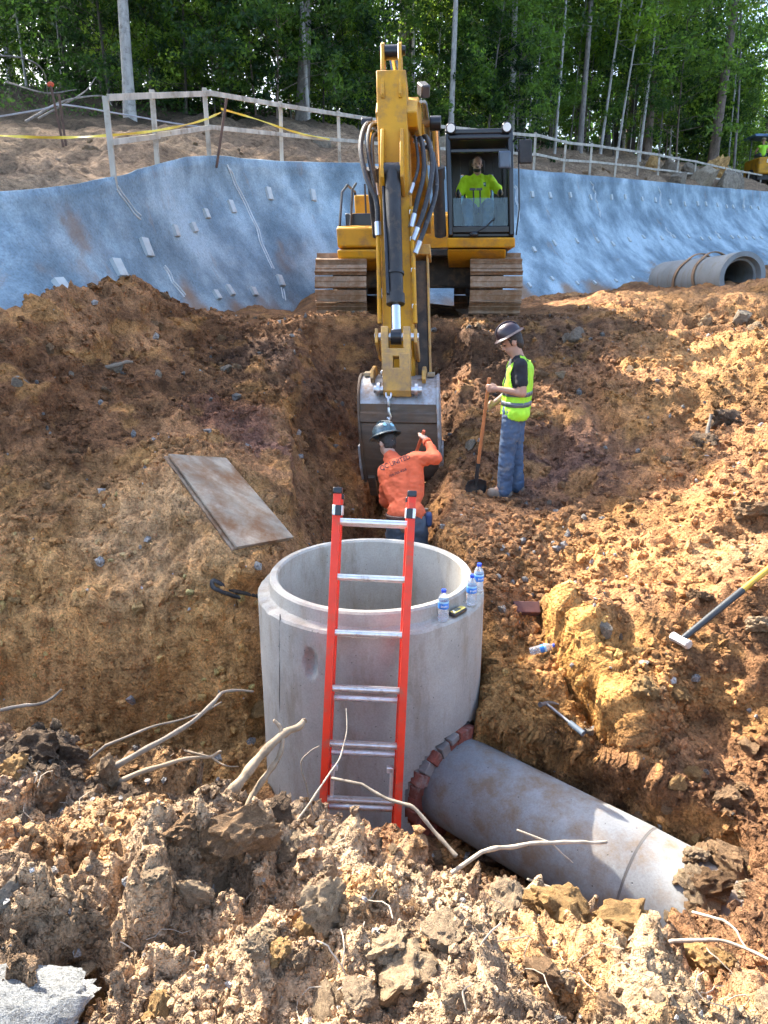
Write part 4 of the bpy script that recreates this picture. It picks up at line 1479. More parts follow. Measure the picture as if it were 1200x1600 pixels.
ubox(mb, CL0 + .221, CL1 - .221, CR0 + .002, CR0 + .048, 2.22, 2.548)
obj('rear_wall', mb, BLACK, cab)


def glass_mat():
    m = bpy.data.materials.new('cab_glass')
    m.use_nodes = True
    nt = m.node_tree
    nt.nodes.clear()
    out = nt.nodes.new('ShaderNodeOutputMaterial')
    tr = nt.nodes.new('ShaderNodeBsdfTransparent')
    tr.inputs[0].default_value = (.70, .82, .80, 1)
    gl = nt.nodes.new('ShaderNodeBsdfGlossy')
    gl.inputs['Roughness'].default_value = .03
    fr = nt.nodes.new('ShaderNodeFresnel')
    fr.inputs['IOR'].default_value = 1.5
    mx = nt.nodes.new('ShaderNodeMixShader')
    nt.links.new(fr.outputs[0], mx.inputs[0])
    nt.links.new(tr.outputs[0], mx.inputs[1])
    nt.links.new(gl.outputs[0], mx.inputs[2])
    nt.links.new(mx.outputs[0], out.inputs[0])
    return m


GLASS = glass_mat()


def pane(quad, th=.008):
    a, b, c, d = [Vector(q) for q in quad]
    n = (b - a).cross(d - a).normalized() * th
    m_ = MB().add([a, b, c, d, a + n, b + n, c + n, d + n], [(0, 3, 2, 1), (4, 5, 6, 7), (0, 1, 5, 4), (1, 2, 6, 5), (2, 3, 7, 6), (3, 0, 4, 7)])
    return obj('window_pane', m_, GLASS, cab)


pane([U(CL0 + .09, CR1 - .005, CH0 + .14), U(CL1 - .09, CR1 - .005, CH0 + .14), U(CL1 - .09, CR1 - .035, 1.70), U(CL0 + .09, CR1 - .035, 1.70)])
pane([U(CL0 + .225, CR0 + .02, 1.63), U(CL1 - .225, CR0 + .02, 1.63), U(CL1 - .225, CR0 + .02, 2.215), U(CL0 + .225, CR0 + .02, 2.215)])
pane([U(CL1 - .03, 1.3, CH0 + .1), U(CL1 - .03, CR1 - .06, CH0 + .1), U(CL1 - .03, CR1 - .13, CH1 - .08), U(CL1 - .03, 1.3, CH1 - .08)])
pane([U(CL0 + .03, .7, 1.62), U(CL0 + .03, CR1 - .1, 1.62), U(CL0 + .03, CR1 - .14, CH1 - .08), U(CL0 + .03, .7, CH1 - .08)])
LAMP = plain('lamp_lens', (.85, .78, .68), .2, var=.05)
for la in (CL0 + .09, CL1 - .09):
    o = obj('work_lamp', MB().cyl(U(la, CR1 - .16, CH1 + .03), U(la, CR1 + .0, CH1 + .03), .075, 20), BLACK, cab, bevel=.01)
    obj('lens', MB().cyl(U(la, CR1 + .002, CH1 + .03), U(la, CR1 + .012, CH1 + .03), .058, 20), LAMP, o)
mb = MB()
mb.tube([U(CL1 - .02, CR1 - .1, 2.44), U(CL1 + .05, CR1 + .02, 2.48), U(CL1 + .16, CR1 + .06, 2.48), U(CL1 + .17, CR1 + .06, 2.3)], .012, 8)
mi_ = obj('mirror', mb, BLACK, cab)
mb = MB()
ubox(mb, CL1 + .07, CL1 + .26, CR1 + .02, CR1 + .075, 2.14, 2.46)
obj('mirror_head', mb, BLACKM, mi_, bevel=.02, seg=3)
mb = MB()
ubox(mb, CL1 - .22, CL1 - .04, CR1 - .02, CR1 + .05, 2.08, 2.32)
obj('inner_mirror', mb, plain('blue_grey_plastic', (.09, .12, .16), .3), cab, bevel=.03, seg=3)
mb = MB()
mb.tube([U(CL1 + .03, CR1 - .05, 2.40), U(CL1 + .07, CR1 + .02, 2.3), U(CL1 + .075, CR1 + .02, 1.55), U(CL1 + .03, CR1 - .02, 1.18)], .011, 8)
obj('grab_rail', mb, BLACK, cab)
mb = MB()
mb.ball(U(.98, CR1 + .06, CH0 + .02), (.07, .04, .045))
mb.tube([U(.98, CR1 + .05, CH0 + .03), U(1.15, CR1 + .02, CH0 + .12), U(1.3, CR1 + .01, 1.42)], .012, 6)
obj('wiper', mb, BLACK, cab)
mb = MB()
ubox(mb, .84, 1.34, .85, 1.3, 1.38, 1.56)
ubox(mb, .86, 1.32, .72, .84, 1.48, 2.2)
ubox(mb, .96, 1.22, .73, .83, 2.21, 2.42)
obj('seat', mb, plain('seat_fabric', (.03, .03, .032), .9), cab, bevel=.04, seg=3)
mb = MB()
ubox(mb, .70, .83, .9, 1.5, 1.22, 1.70)
ubox(mb, 1.35, 1.48, .9, 1.5, 1.22, 1.70)
obj('console', mb, BLACKM, cab, bevel=.03)
for la in (1.00, 1.10):
    mb = MB().tube([U(la, 1.86, 1.24), U(la, 1.84, 1.54), U(la, 1.80, 1.85)], .011, 8)
    mb.beam(U(la - .055, 1.80, 1.86), U(la + .035, 1.80, 1.86), .03, .03)
    obj('travel_lever', mb, BLACK, cab)
for la in (.77, 1.42):
    mb = MB().tube([U(la, 1.42, 1.68), U(la, 1.47, 1.83)], [.016, .02], 8)
    mb.ball(U(la, 1.475, 1.85), (.028, .028, .05))
    obj('joystick', mb, BLACK, cab)
mb = MB()
ubox(mb, .90, 1.2, 1.8, 2.05, 1.215, 1.28)
ubox(mb, .93, 1.0, 1.8, 1.98, 1.285, 1.32)
ubox(mb, 1.08, 1.15, 1.8, 1.98, 1.285, 1.32)
obj('pedal', mb, BLACKM, cab, bevel=.01)

# ---- boom
mb = MB()
boom_poly = [(.42, 1.42), (.45, 1.65), (1.2, 2.2), (2.0, 2.58), (2.8, 2.78), (3.4, 2.78), (4.0, 2.6), (4.2, 2.45), (4.1, 2.3), (3.6, 2.3), (2.9, 2.25), (2.1, 2.0), (1.3, 1.7), (.62, 1.30)]
mb.prism(boom_poly, lambda r_, h, w: U(w, r_, h), -.20, .30)
boom = obj('boom', mb, CAT, EX, bevel=.015)
for sd in (-1, 1):
    mb = MB()
    mb.prism([(2.35, 2.1), (2.95, 2.25), (2.95, 2.5), (2.75, 2.66), (2.35, 2.45)], lambda r_, h, w: U(w, r_, h), (-.205 if sd < 0 else .305), (-.23 if sd < 0 else .33))
    obj('boom_plate', mb, CAT, boom, bevel=.005)
    la = .015 + sd * .47
    a, b_ = U(la, 2.15, 1.18), U(la, 2.82, 2.58)
    m_ = a.lerp(b_, .62)
    cyl = obj('boom_cylinder', MB().cyl(a, m_, .088, 20).cyl(m_ - (b_ - a).normalized() * .14, m_ + (b_ - a).normalized() * .02, .105, 20), BLACKM, EX)
    obj('rod', MB().cyl(m_, b_, .05, 16), CHROME, cyl)
    obj('rod_eye', MB().cyl(b_ - LAT * .075, b_ + LAT * .075, .095, 18), BLACK, cyl, bevel=.01)
obj('boom_pin', MB().cyl(U(-.5, 2.82, 2.58), U(.52, 2.82, 2.58), .05, 16), CATD, boom)
mb = MB()
mb.box((0, 0, 0), (.12, .2, .15), Matrix.Rotation(.5, 3, 'X') @ Matrix.Rotation(.3, 3, 'Z'))
wl = U(.36, 3.4, 2.86)
mb.v = [q + wl for q in mb.v]
obj('boom_lamp', mb, plain('grey_plastic', (.05, .045, .045), .5), boom, bevel=.02)

# ---- stick: s runs down its axis, q towards the front
SK0, SK1 = Vector((3.74, 3.22)), Vector((5.04, -.56))
ax = (SK1 - SK0).normalized()
qn = Vector((-ax.y, ax.x))


def K(s, q, w):
    p_ = SK0 + ax * (s * 1.075) + qn * q
    return U(w, p_.x, p_.y)


mb = MB()
mb.prism([(.33, .18), (.33, -.12), (.6, -.34), (.9, -.42), (1.35, -.36), (3.45, -.15), (3.78, -.12), (3.87, 0), (3.78, .1), (3.4, .15), (1.3, .18), (.55, .18)], lambda s, q, w: K(s, q, w), -.18, .18)
stick = obj('stick', mb, CAT, EX, bevel=.012)
for sd in (-1, 1):
    mb = MB()
    mb.prism([(-.02, -.10), (-.10, 0), (-.02, .10), (.62, .215), (.66, .19), (.5, -.1)], lambda s, q, w: K(s, q, w), sd * .105 - .022, sd * .105 + .022)
    obj('lug', mb, CAT, stick, bevel=.008)
    mb = MB()
    mb.prism([(1.0, .175), (1.04, .25), (1.5, .42), (1.66, .42), (1.72, .3), (1.78, .175)], lambda s, q, w: K(s, q, w), sd * .115 - .02, sd * .115 + .02)
    obj('cylinder_bracket', mb, CAT, stick, bevel=.006)
obj('stick_end_pin', MB().cyl(K(0, 0, -.15), K(0, 0, .17), .055, 16).cyl(K(.02, 0, -.08), K(.02, 0, .08), .085, 16), BLACK, stick)
mb = MB()
a, b_ = K(.0, 0, .0), U(.0, 1.9, 2.85)
m_ = a.lerp(b_, .45)
sc_ = obj('stick_cylinder', MB().cyl(m_, b_, .095, 20).cyl(b_ - LAT * .1, b_ + LAT * .1, .1, 16), BLACKM, EX)
obj('rod', MB().cyl(a, m_, .055, 16), CHROME, sc_)
a, m_, b_ = K(1.55, .33, .0), K(3.02, .37, .0), K(3.40, .40, .0)
t_ = (m_ - a).normalized()
bc = obj('bucket_cylinder', MB().cyl(a, m_, .092, 24).cyl(m_ - t_ * .36, m_ - t_ * .33, .108, 24).cyl(m_ - t_ * .1, m_ + t_ * .02, .108, 24).cyl(a - LAT * .13, a + LAT * .13, .09, 20), BLACKM, EX)
obj('rod', MB().cyl(m_, b_, .056, 18), CHROME, bc)
obj('rod_eye', MB().cyl(b_ - LAT * .06, b_ + LAT * .06, .09, 18), BLACK, bc)
obj('feed_pipe', MB().tube([K(1.5, .25, -.13), K(1.7, .3, -.115), K(2.4, .42, -.09), K(2.95, .45, -.08)], .02, 8), BLACK, bc)
# linkage
obj('link_pin', MB().cyl(K(3.40, .40, -.25), K(3.40, .40, .26), .045, 16), STEEL, EX)
for sd in (-1, 1):
    obj('guide_link', MB().prism([(3.32, .45), (3.48, .47), (3.58, .1), (3.58, -.02), (3.46, -.04), (3.36, .1)], lambda s, q, w: K(s, q, w), sd * .225 - .02, sd * .225 + .02), CATD, EX, bevel=.01)
PIN2 = (3.98, .44)
mb = MB()
mb.prism([(3.30, .47), (3.42, .52), (3.62, .52), (3.62, .36), (3.42, .34), (3.30, .36)], lambda s, q, w: K(s, q, w), -.17, -.085)
mb.prism([(3.30, .47), (3.42, .52), (3.62, .52), (3.62, .36), (3.42, .34), (3.30, .36)], lambda s, q, w: K(s, q, w), .085, .17)
mb.prism([(3.60, .525), (3.78, .53), (3.78, .38), (3.60, .36)], lambda s, q, w: K(s, q, w), -.165, -.035)
mb.prism([(3.60, .525), (3.78, .53), (3.78, .38), (3.60, .36)], lambda s, q, w: K(s, q, w), .035, .165)
mb.prism([(3.55, .522), (3.64, .524), (3.64, .38), (3.55, .37)], lambda s, q, w: K(s, q, w), -.163, .163)
mb.prism([(3.76, .532), (4.0, .50), (4.06, .44), (4.0, .38), (3.76, .38)], lambda s, q, w: K(s, q, w), -.16, .16)
obj('power_link', mb, CATD, EX, bevel=.012)
obj('link_pin', MB().cyl(K(3.98, .44, -.27), K(3.98, .44, .28), .045, 16).cyl(K(3.98, .44, .2), K(3.98, .44, .235), .085, 16).cyl(K(3.98, .44, -.235), K(3.98, .44, -.2), .085, 16), STEEL, EX)
obj('bucket_pin', MB().cyl(K(3.78, 0, -.27), K(3.78, 0, .28), .05, 16), STEEL, EX)
# a folded thumb bar behind the stick
mb = MB()
mb.prism([(2.35, -.42), (2.35, -.22), (4.12, -.08), (4.12, -.24)], lambda s, q, w: K(s, q, w), .21, .345)
th_ = obj('thumb_bar', mb, DARKST, EX, bevel=.01)
obj('edge_plate', MB().prism([(2.30, -.44), (2.30, -.19), (4.14, -.06), (4.14, -.25)], lambda s, q, w: K(s, q, w), .347, .37), CATD, th_, bevel=.004)
obj('hinge_plate', MB().prism([(2.18, -.45), (2.18, -.16), (2.30, -.16), (2.30, -.45)], lambda s, q, w: K(s, q, w), .19, .40), CATD, th_, bevel=.008)
# hydraulic lines clipped to the stick's side
mb = MB()
mb.tube([K(1.9, .2, .205), K(2.6, .2, .205), K(3.2, .2, .21)], .028, 8)
mb.tube([K(1.9, .1, .205), K(3.0, .08, .205)], .024, 8)
obj('steel_line', mb, CAT, stick)
mb = MB()
for s in (1.95, 2.25, 2.6, 3.0):
    mb.box(K(s, .18, .2), (.05, .08, .05))
obj('line_clip', mb, STEEL, stick)
mb = MB()
mb.tube([K(1.9, .2, -.205), K(2.6, .2, -.205), K(3.2, .2, -.21)], .026, 8)
obj('steel_line', mb, CAT, stick)
# hoses bowing out on both sides
HOSES = [([(.75, -.3, -.22), (.80, -.1, -.34), (1.15, .1, -.40), (1.55, .22, -.33), (1.85, .25, -.21), (2.2, .22, -.20)], .032), ([(.7, -.3, -.20), (.85, -.05, -.29), (1.2, .12, -.31), (1.6, .2, -.24), (1.9, .22, -.2)], .024), ([(.8, -.35, -.2), (1.0, 0, -.26), (1.4, .15, -.25), (1.75, .2, -.2)], .024),
         ([(.85, -.4, .28), (.95, -.15, .40), (1.4, .05, .46), (1.9, .18, .36), (2.25, .2, .22)], .03), ([(.85, -.4, .25), (1.0, -.1, .33), (1.45, .1, .36), (1.85, .2, .27), (2.1, .2, .2)], .03), ([(.9, -.4, .33), (1.1, -.2, .45), (1.6, .0, .50), (2.05, .15, .38), (2.4, .2, .24)], .03), ([(.8, -.4, .22), (1.0, -.1, .26), (1.4, .1, .29), (1.75, .24, .2)], .02)]
for pts, r_ in HOSES:
    c = [K(*q) for q in catmull(pts, 7)]
    h_ = obj('hose', MB().tube(c, r_, 10), RUBBER, EX)
    for e in (0, -1):
        c2 = c[e], c[e].lerp(c[e + 1 if e == 0 else -2], 1.0)
        t2 = (c2[1] - c2[0]).normalized()
        obj('hose_fitting', MB().cyl(c2[0] - t2 * .03, c2[0] + t2 * .13, r_ * 1.25, 12), STEEL, h_)
# pipes on the boom's flank
mb = MB()
for w in (.34, .38):
    mb.tube([U(w, 3.9, 2.62), U(w, 3.3, 2.72), U(w, 2.6, 2.66), U(w, 1.6, 2.3)], .02, 8)
obj('steel_line', mb, STEEL, boom)
# ---- bucket: profile relative to the bucket pin, t towards the camera
bp = SK0 + ax * (3.78 * 1.075)


def B(t, h, w):
    return U(w + BOFF, bp.x + t, bp.y + h)


BOFF, BW = .0, .44
back = [(-.12, .04), (.10, .05), (.28, .015), (.43, -.08), (.52, -.22), (.56, -.40), (.555, -.60), (.51, -.82), (.43, -1.02), (.34, -1.16)]
inner = [(a - .035 * (1 if i > 1 else 0), b - .03) for i, (a, b) in enumerate(back)]
TOPN = 4
mb = MB()
mb.prism(back[:TOPN + 1] + inner[:TOPN + 1][::-1], lambda t, h, w: B(t, h, w), -BW, BW)
BK = obj('bucket', mb, BUCKT, EX, ang=50)
mb = MB()
lo, li = back[TOPN:], inner[TOPN:]
mb.prism([(a, b) for a, b in lo] + li[::-1], lambda t, h, w: B(t, h, w), -BW + .001, BW - .001)
obj('bucket_shell', mb, BUCKM, BK, ang=50)
mb = MB()
mb.prism([(.545, -.30), (.585, -.32), (.59, -.42), (.562, -.44)], lambda t, h, w: B(t, h, w), -BW, BW)
obj('wear_band', mb, BUCKM, BK, bevel=.004)
side = [(-.12, .06), (.10, .075), (.29, .04), (.45, -.06), (.54, -.21), (.58, -.40), (.575, -.60), (.53, -.83), (.45, -1.04), (.36, -1.2), (.24, -1.14), (-.02, -.75), (-.16, -.3), (-.18, 0)]
for sd in (-1, 1):
    obj('side_plate', MB().prism(side, lambda t, h, w: B(t, h, w), sd * (BW + .002), sd * (BW + .032)), BUCKT if sd > 0 else BUCKM, BK, bevel=.005)
    obj('side_cutter', MB().prism([(.10, -.72), (.52, -.72), (.50, -.98), (.40, -1.16), (.22, -1.1)], lambda t, h, w: B(t, h, w), sd * (BW + .034), sd * (BW + .06)), BUCKT, BK, bevel=.005)
    for w in (.20, .24):
        pass
    obj('ear', MB().prism([(-.1, .03), (-.1, .12), (.02, .16), (.30, .14), (.38, .05), (.30, -.02)], lambda t, h, w: B(t, h, w), -BOFF + sd * .30 - .022, -BOFF + sd * .30 + .022), CATD, BK, bevel=.008)
for w0_, w1_ in ((-BW + .02, -.335), (.335, BW - .02)):
    obj('top_plate', MB().prism([(-.02, .055), (.16, .05), (.16, .09), (-.02, .09)], lambda t, h, w: B(t, h, w), w0_, w1_), plain('beige_paint', (.36, .28, .17), .6, dirt=(.22, .14, .08), dirt_amt=.4), BK, bevel=.005)
for k in range(5):
    w = -BW + .06 + k * (2 * BW - .12) / 4
    mb = MB()
    mb.prism([(.37, -1.10), (.42, -1.13), (.24, -1.40), (.20, -1.41), (.26, -1.16)], lambda t, h, w_: B(t, h, w_), w - .045, w + .045)
    obj('tooth', mb, BUCKM, BK, bevel=.008)
# lifting eye and chain hanging over the bucket's back
obj('lifting_eye', MB().box(B(.30, .05, -.10 + .0), (.05, .10, .16)), BUCKT, BK, bevel=.01)
CH = root('chain', B(.45, .0, -.10), 'short grey lifting chain with hook hanging on the bucket back', 'chain')
for k, (t, h) in enumerate(((.37, .03), (.46, -.02), (.535, -.10), (.575, -.19))):
    lk = []
    for j in range(13):
        a = 2 * math.pi * j / 12
        u_, v_ = .03 * math.cos(a), .062 * math.sin(a)
        dt = Vector(((.9, -.5), (.8, -.65), (.55, -.85), (.3, -.95))[k])
        lk.append(B(t + dt.x * v_ + (u_ if k % 2 else 0) * .8, h + dt.y * v_ + (u_ * .5 if k % 2 else 0), -.10 + (0 if k % 2 else u_)))
    obj('chain_link', MB().tube(lk, .013, 7, caps=False), STEEL, CH)
for sd in (-1, 1):
    lk = [B(.27 + .05 * math.cos(a) * .3, .10 + .035 * math.sin(a), -.10 + sd * (.055 + .045 * math.cos(a))) for a in [2 * math.pi * j / 12 for j in range(13)]]
    obj('chain_link', MB().tube(lk, .013, 7, caps=False), STEEL, CH)
hk = [B(.595, -.25, -.10), B(.605, -.30, -.10), B(.605, -.35, -.085), B(.605, -.385, -.10), B(.605, -.36, -.125)]
obj('hook', MB().tube([Vector(q) for q in catmull(hk, 4)], .016, 8), STEEL, CH)
# ------------------------------------------------------------------ people
def remesh(parts, voxel, it=6, name='body', fac=.5):
    """one continuous skin round tapered limbs and rounded masses"""
    mb = MB()
    for q in parts:
        if q[0] == 'c':
            _, a, b, r0, r1 = q
            a, b = Vector(a), Vector(b)
            mb.ball(a, r0, n=16, m=10)
            mb.ball(b, r1, n=16, m=10)
            if (b - a).length > 1e-4:
                mb.tube([a, b], [r0, r1], 16)
        elif q[0] == 'e':
            _, c, r, R = q
            mb.ball(c, r, R, 18, 12)
        elif q[0] == 'b':
            _, c, s, R = q
            mb.box(c, s, R)
    me = bpy.data.meshes.new(name)
    me.from_pydata([tuple(v) for v in mb.v], [], mb.f)
    fix_mesh(me)
    o = bpy.data.objects.new('tmp', me)
    COL.objects.link(o)
    m = o.modifiers.new('r', 'REMESH')
    m.mode = 'VOXEL'
    m.voxel_size = voxel
    m.use_smooth_shade = True
    s = o.modifiers.new('s', 'SMOOTH')
    s.factor = fac
    s.iterations = it
    dg = bpy.context.evaluated_depsgraph_get()
    res = bpy.data.meshes.new_from_object(o.evaluated_get(dg))
    bpy.data.objects.remove(o)
    res.name = name
    return res


def as_obj(name, me, mat, parent=None, loc=None):
    off = ORG[parent.name] if parent is not None else Vector(loc)
    me.transform(Matrix.Translation(-off))
    me.materials.clear()
    me.materials.append(mat)
    for p_ in me.polygons:
        p_.use_smooth = True
    o = bpy.data.objects.new(name, me)
    if parent is None:
        o.location = off
        COL.objects.link(o)
        ORG[o.name] = off
    else:
        link(o, parent)
    return o


def wrinkle(me, amp, scale, seed, stretch=(1, 1, 1)):
    n = len(me.vertices)
    co = np.empty(n * 3)
    nr = np.empty(n * 3)
    me.vertices.foreach_get('co', co)
    me.vertices.foreach_get('normal', nr)
    co, nr = co.reshape(-1, 3), nr.reshape(-1, 3)
    w = 1 - np.abs(fbm(co * np.array(stretch), 3, scale, seed=seed))
    co = co + nr * ((w - .7) * amp)[:, None]
    me.vertices.foreach_set('co', co.ravel())
    me.update()


def hand_parts(w, h, n, s, r=1.0):
    """palm and five bent fingers; w wrist, h along the hand, n the way the palm faces, s towards the thumb"""
    w, h, n, s = Vector(w), Vector(h).normalized(), Vector(n).normalized(), Vector(s).normalized()
    out = [('c', w, w + h * .05, .027, .03)]
    for i, o in enumerate((-.032, -.011, .011, .031)):
        k = w + h * (.085 + (.0, .008, .010, .004)[i]) + s * o
        out.append(('c', w + h * .03 + s * o * .7, k, .017, .0125))
        ln = (.030, .038, .041, .036)[i]
        m = k + h * ln * .55 + n * ln * .85
        e = m + n * ln * .25 - h * ln * .85
        out.append(('c', k, m, .0115, .0100))
        out.append(('c', m, e, .0100, .0085))
    b0 = w + h * .025 + s * .028
    b1 = b0 + h * .032 + s * .018 + n * .026
    out.append(('c', b0, b1, .015, .0125))
    out.append(('c', b1, b1 + h * .012 - s * .02 + n * .026, .0120, .0095))
    return out


SKIN = plain('skin_tan', (.40, .22, .145), .55, var=.12, scale=14, bumps=.05)
SKIN2 = plain('skin_light', (.47, .28, .20), .55, var=.12, scale=14, bumps=.05)
HAIR = plain('hair_dark', (.022, .016, .012), .6, var=.4, scale=40, bumps=.4)
JEANS = plain('denim', (.060, .098, .165), .85, var=.5, scale=5, dirt=(.20, .19, .165), dirt_amt=.35, dscale=6, bumps=.35, bscale=90)
JEANS2 = plain('denim_dark', (.075, .095, .12), .85, var=.4, scale=7, dirt=(.17, .15, .12), dirt_amt=.35, dscale=6, bumps=.35, bscale=90)
ORANGE = plain('orange_shirt', (.66, .115, .04), .8, var=.16, scale=7, bumps=.25, bscale=40)
LIME = plain('lime_shirt', (.60, .90, .015), .75, var=.10, scale=7, bumps=.2, bscale=50)
LIMEV = plain('lime_vest', (.36, .72, .03), .7, var=.14, scale=8, bumps=.3, bscale=120)
TEE = plain('black_tee', (.014, .015, .02), .85, var=.3, bumps=.2)
BOOT = plain('boot_leather', (.21, .165, .125), .85, var=.3, scale=20, dirt=(.28, .19, .12), dirt_amt=.5, dscale=8)
REFL = plain('reflective_tape', (.10, .115, .13), .35, var=.2)
EYE = plain('eye_dark', (.02, .015, .012), .3)
WHITE = plain('white_print', (.75, .77, .78), .6)
INK = plain('dark_print', (.035, .02, .025), .7)


def head_parts(c, f, u, s=1.0):
    """skull, jaw, nose, ears, brow; f the way the face looks, u up"""
    c, f = Vector(c), Vector(f).normalized()
    u = (Vector(u) - f * Vector(u).dot(f)).normalized()
    l = u.cross(f)
    R = Matrix((f, l, u)).transposed()
    p_ = [('e', c + u * .025 * s - f * .012 * s, (.097 * s, .076 * s, .100 * s), R), ('e', c - u * .05 * s + f * .022 * s, (.070 * s, .058 * s, .066 * s), R),
          ('e', c - u * .088 * s + f * .055 * s, (.028 * s, .028 * s, .022 * s), R),
          ('c', c + f * .085 * s + u * .015 * s, c + f * .108 * s - u * .022 * s, .010 * s, .014 * s),
          ('c', c + f * .082 * s + u * .03 * s - l * .035 * s, c + f * .082 * s + u * .03 * s + l * .035 * s, .013 * s, .013 * s),
          ('c', c + f * .086 * s - u * .052 * s - l * .018 * s, c + f * .086 * s - u * .052 * s + l * .018 * s, .009 * s, .009 * s)]
    for sd in (-1, 1):
        p_.append(('e', c + l * sd * .078 * s - f * .008 * s - u * .005 * s, (.020 * s, .010 * s, .032 * s), R))
    return p_, R, f, l, u


def head_extras(body, c, R, f, l, u, beard=False, brows=True, hair_back=True, s=1.0):
    c = Vector(c)
    mb = MB()
    for sd in (-1, 1):
        obj('eye', MB().ball(c + f * .080 * s + l * sd * .031 * s + u * .008 * s, (.010, .010, .008)), EYE, body)
    parts = [('e', c + u * .042 * s - f * .025 * s, (.094 * s, .081 * s, .090 * s), R)]
    if hair_back:
        parts.append(('e', c - u * .01 * s - f * .052 * s, (.058 * s, .074 * s, .085 * s), R))
    for sd in (-1, 1):
        parts.append(('c', c + l * sd * .074 * s + f * .012 * s + u * .02 * s, c + l * sd * .072 * s + f * .014 * s - u * .022 * s, .012, .009))
    me = remesh(parts, .009, 3, 'hair')
    wrinkle(me, .008, 60, 3)
    as_obj('hair', me, HAIR, body)
    if beard:
        me = remesh([('e', c - u * .078 * s + f * .030 * s, (.064 * s, .063 * s, .044 * s), R), ('c', c + f * .09 * s - u * .036 * s - l * .022 * s, c + f * .09 * s - u * .036 * s + l * .022 * s, .009, .009)], .008, 3, 'beard')
        as_obj('beard', me, HAIR, body)


def hard_hat(body, c, f, l, u, mat, tilt=.0, s=1.0):
    """full-brim hat: dome with ridges and a brim all round"""
    R = Matrix((f, l, u)).transposed().to_4x4() @ Matrix.Rotation(tilt, 4, 'Y')
    M = Matrix.Translation(Vector(c) + u * .078) @ R @ Matrix.Diagonal((1.06 * s, .94 * s, 1.0 * s, 1))
    mb = MB()
    prof = [(.163, -.010), (.167, -.005), (.155, .006), (.132, .018), (.127, .05), (.116, .085), (.092, .116), (.055, .134), (.001, .141)]
    prof = prof + [(.001, .133), (.052, .127), (.087, .109), (.11, .08), (.121, .045), (.125, .008), (.15, -.002)]
    mb.lathe(prof, 36, M, closed=True)
    h = obj('hard_hat', mb, mat, body, ang=50)
    for off in (-.035, 0, .035):
        pts = [M @ Vector((.125 * math.cos(a) * .98, off, .045 + .102 * math.sin(a))) for a in [math.pi * k / 10 for k in range(1, 10)]]
        obj('ridge', MB().tube(pts, .008, 6), mat, h)
    return h, M


def wrap_text(parent, body_txt, size, origin, right, up_, normal, mat, bvh, arc=0.0, name='print'):
    """lettering laid on to a garment: text outlines dropped on the cloth along -normal"""
    cu = bpy.data.curves.new('txt', 'FONT')
    cu.body = body_txt
    cu.size = size
    cu.offset = size * .012
    cu.align_x = 'CENTER'
    cu.resolution_u = 3
    t = bpy.data.objects.new('txt', cu)
    COL.objects.link(t)
    dg = bpy.context.evaluated_depsgraph_get()
    me = bpy.data.meshes.new_from_object(t.evaluated_get(dg))
    bpy.data.objects.remove(t)
    bm = bmesh.new()
    bm.from_mesh(me)
    bmesh.ops.triangulate(bm, faces=bm.faces)
    bmesh.ops.subdivide_edges(bm, edges=[e for e in bm.edges if e.calc_length() > size * .12], cuts=2)
    for v in bm.verts:
        x, y = v.co.x, v.co.y + arc * v.co.x ** 2
        q = Vector(origin) + right * x + up_ * y
        h = bvh.ray_cast(q + normal * .5, -normal)
        v.co = (h[0] if h[0] is not None else q) + normal * .008 - ORG[parent.name]
    bm.to_mesh(me)
    bm.free()
    me.materials.clear()
    me.materials.append(mat)
    o = bpy.data.objects.new(name, me)
    link(o, parent)
    return o


def mesh_bvh(o):
    off = ORG[o.name]
    return BVHTree.FromPolygons([v.co + off for v in o.data.vertices], [tuple(p_.vertices) for p_ in o.data.polygons])


def leg_parts(hip, kn, an, pad=0.0, r=(.088, .062, .045)):
    return [('c', hip, kn, r[0] + pad, r[1] + pad), ('c', kn, an, r[1] + pad, r[2] + pad * 1.3)]


# ---------- standing worker with the shovel (x forward, y his left, z up; he faces the picture's left)
SW = P(799, 775, 7.8)
SW.z = drop(SW.x, SW.y) + .005
SWR = Matrix.Translation(SW) @ Matrix.Rotation(math.pi - .12, 4, 'Z') @ Matrix.Scale(.945, 4)


def W(x, y, z):
    return SWR @ Vector((x, y, z))


def Wd(x, y, z):
    return (SWR.to_3x3() @ Vector((x, y, z))).normalized()


hipL, knL, anL = W(.03, .085, .93), W(.075, .10, .50), W(.085, .11, .10)
hipR, knR, anR = W(.0, -.085, .93), W(-.02, -.10, .49), W(-.06, -.11, .10)
shL, elL, wrL = W(-.01, .185, 1.43), W(-.045, .235, 1.15), W(.205, .175, 1.185)
shR, elR, wrR = W(.02, -.175, 1.42), W(.03, -.24, 1.13), W(.24, -.13, .98)
hc = W(.075, .0, 1.645)
hp, HR, hf, hl, hu = head_parts(hc, Wd(.86, .05, -.42), Wd(.42, 0, .9))
body = hp + [('c', W(-.005, 0, 1.46), hc - hu * .05, .066, .064), ('c', W(-.005, 0, 1.0), W(.0, 0, 1.2), .115, .12), ('c', W(0, 0, 1.2), W(-.01, 0, 1.38), .125, .115), ('c', shL, shR, .062, .062), ('c', hipL, hipR, .09, .09)]
body += [('c', shL, elL, .052, .043), ('c', elL, wrL, .042, .028), ('c', shR, elR, .052, .043), ('c', elR, wrR, .042, .028)]
body += leg_parts(hipL, knL, anL) + leg_parts(hipR, knR, anR) + [('c', anL, W(.22, .12, .04), .045, .035), ('c', anR, W(.08, -.12, .04), .045, .035)]
SHV = (W(.30, .115, 1.29), W(.40, .06, .12))           # the shovel's handle top, socket
shd = (SHV[1] - SHV[0]).normalized()
gL = SHV[0] + shd * .10
gR = SHV[0] + shd * .33
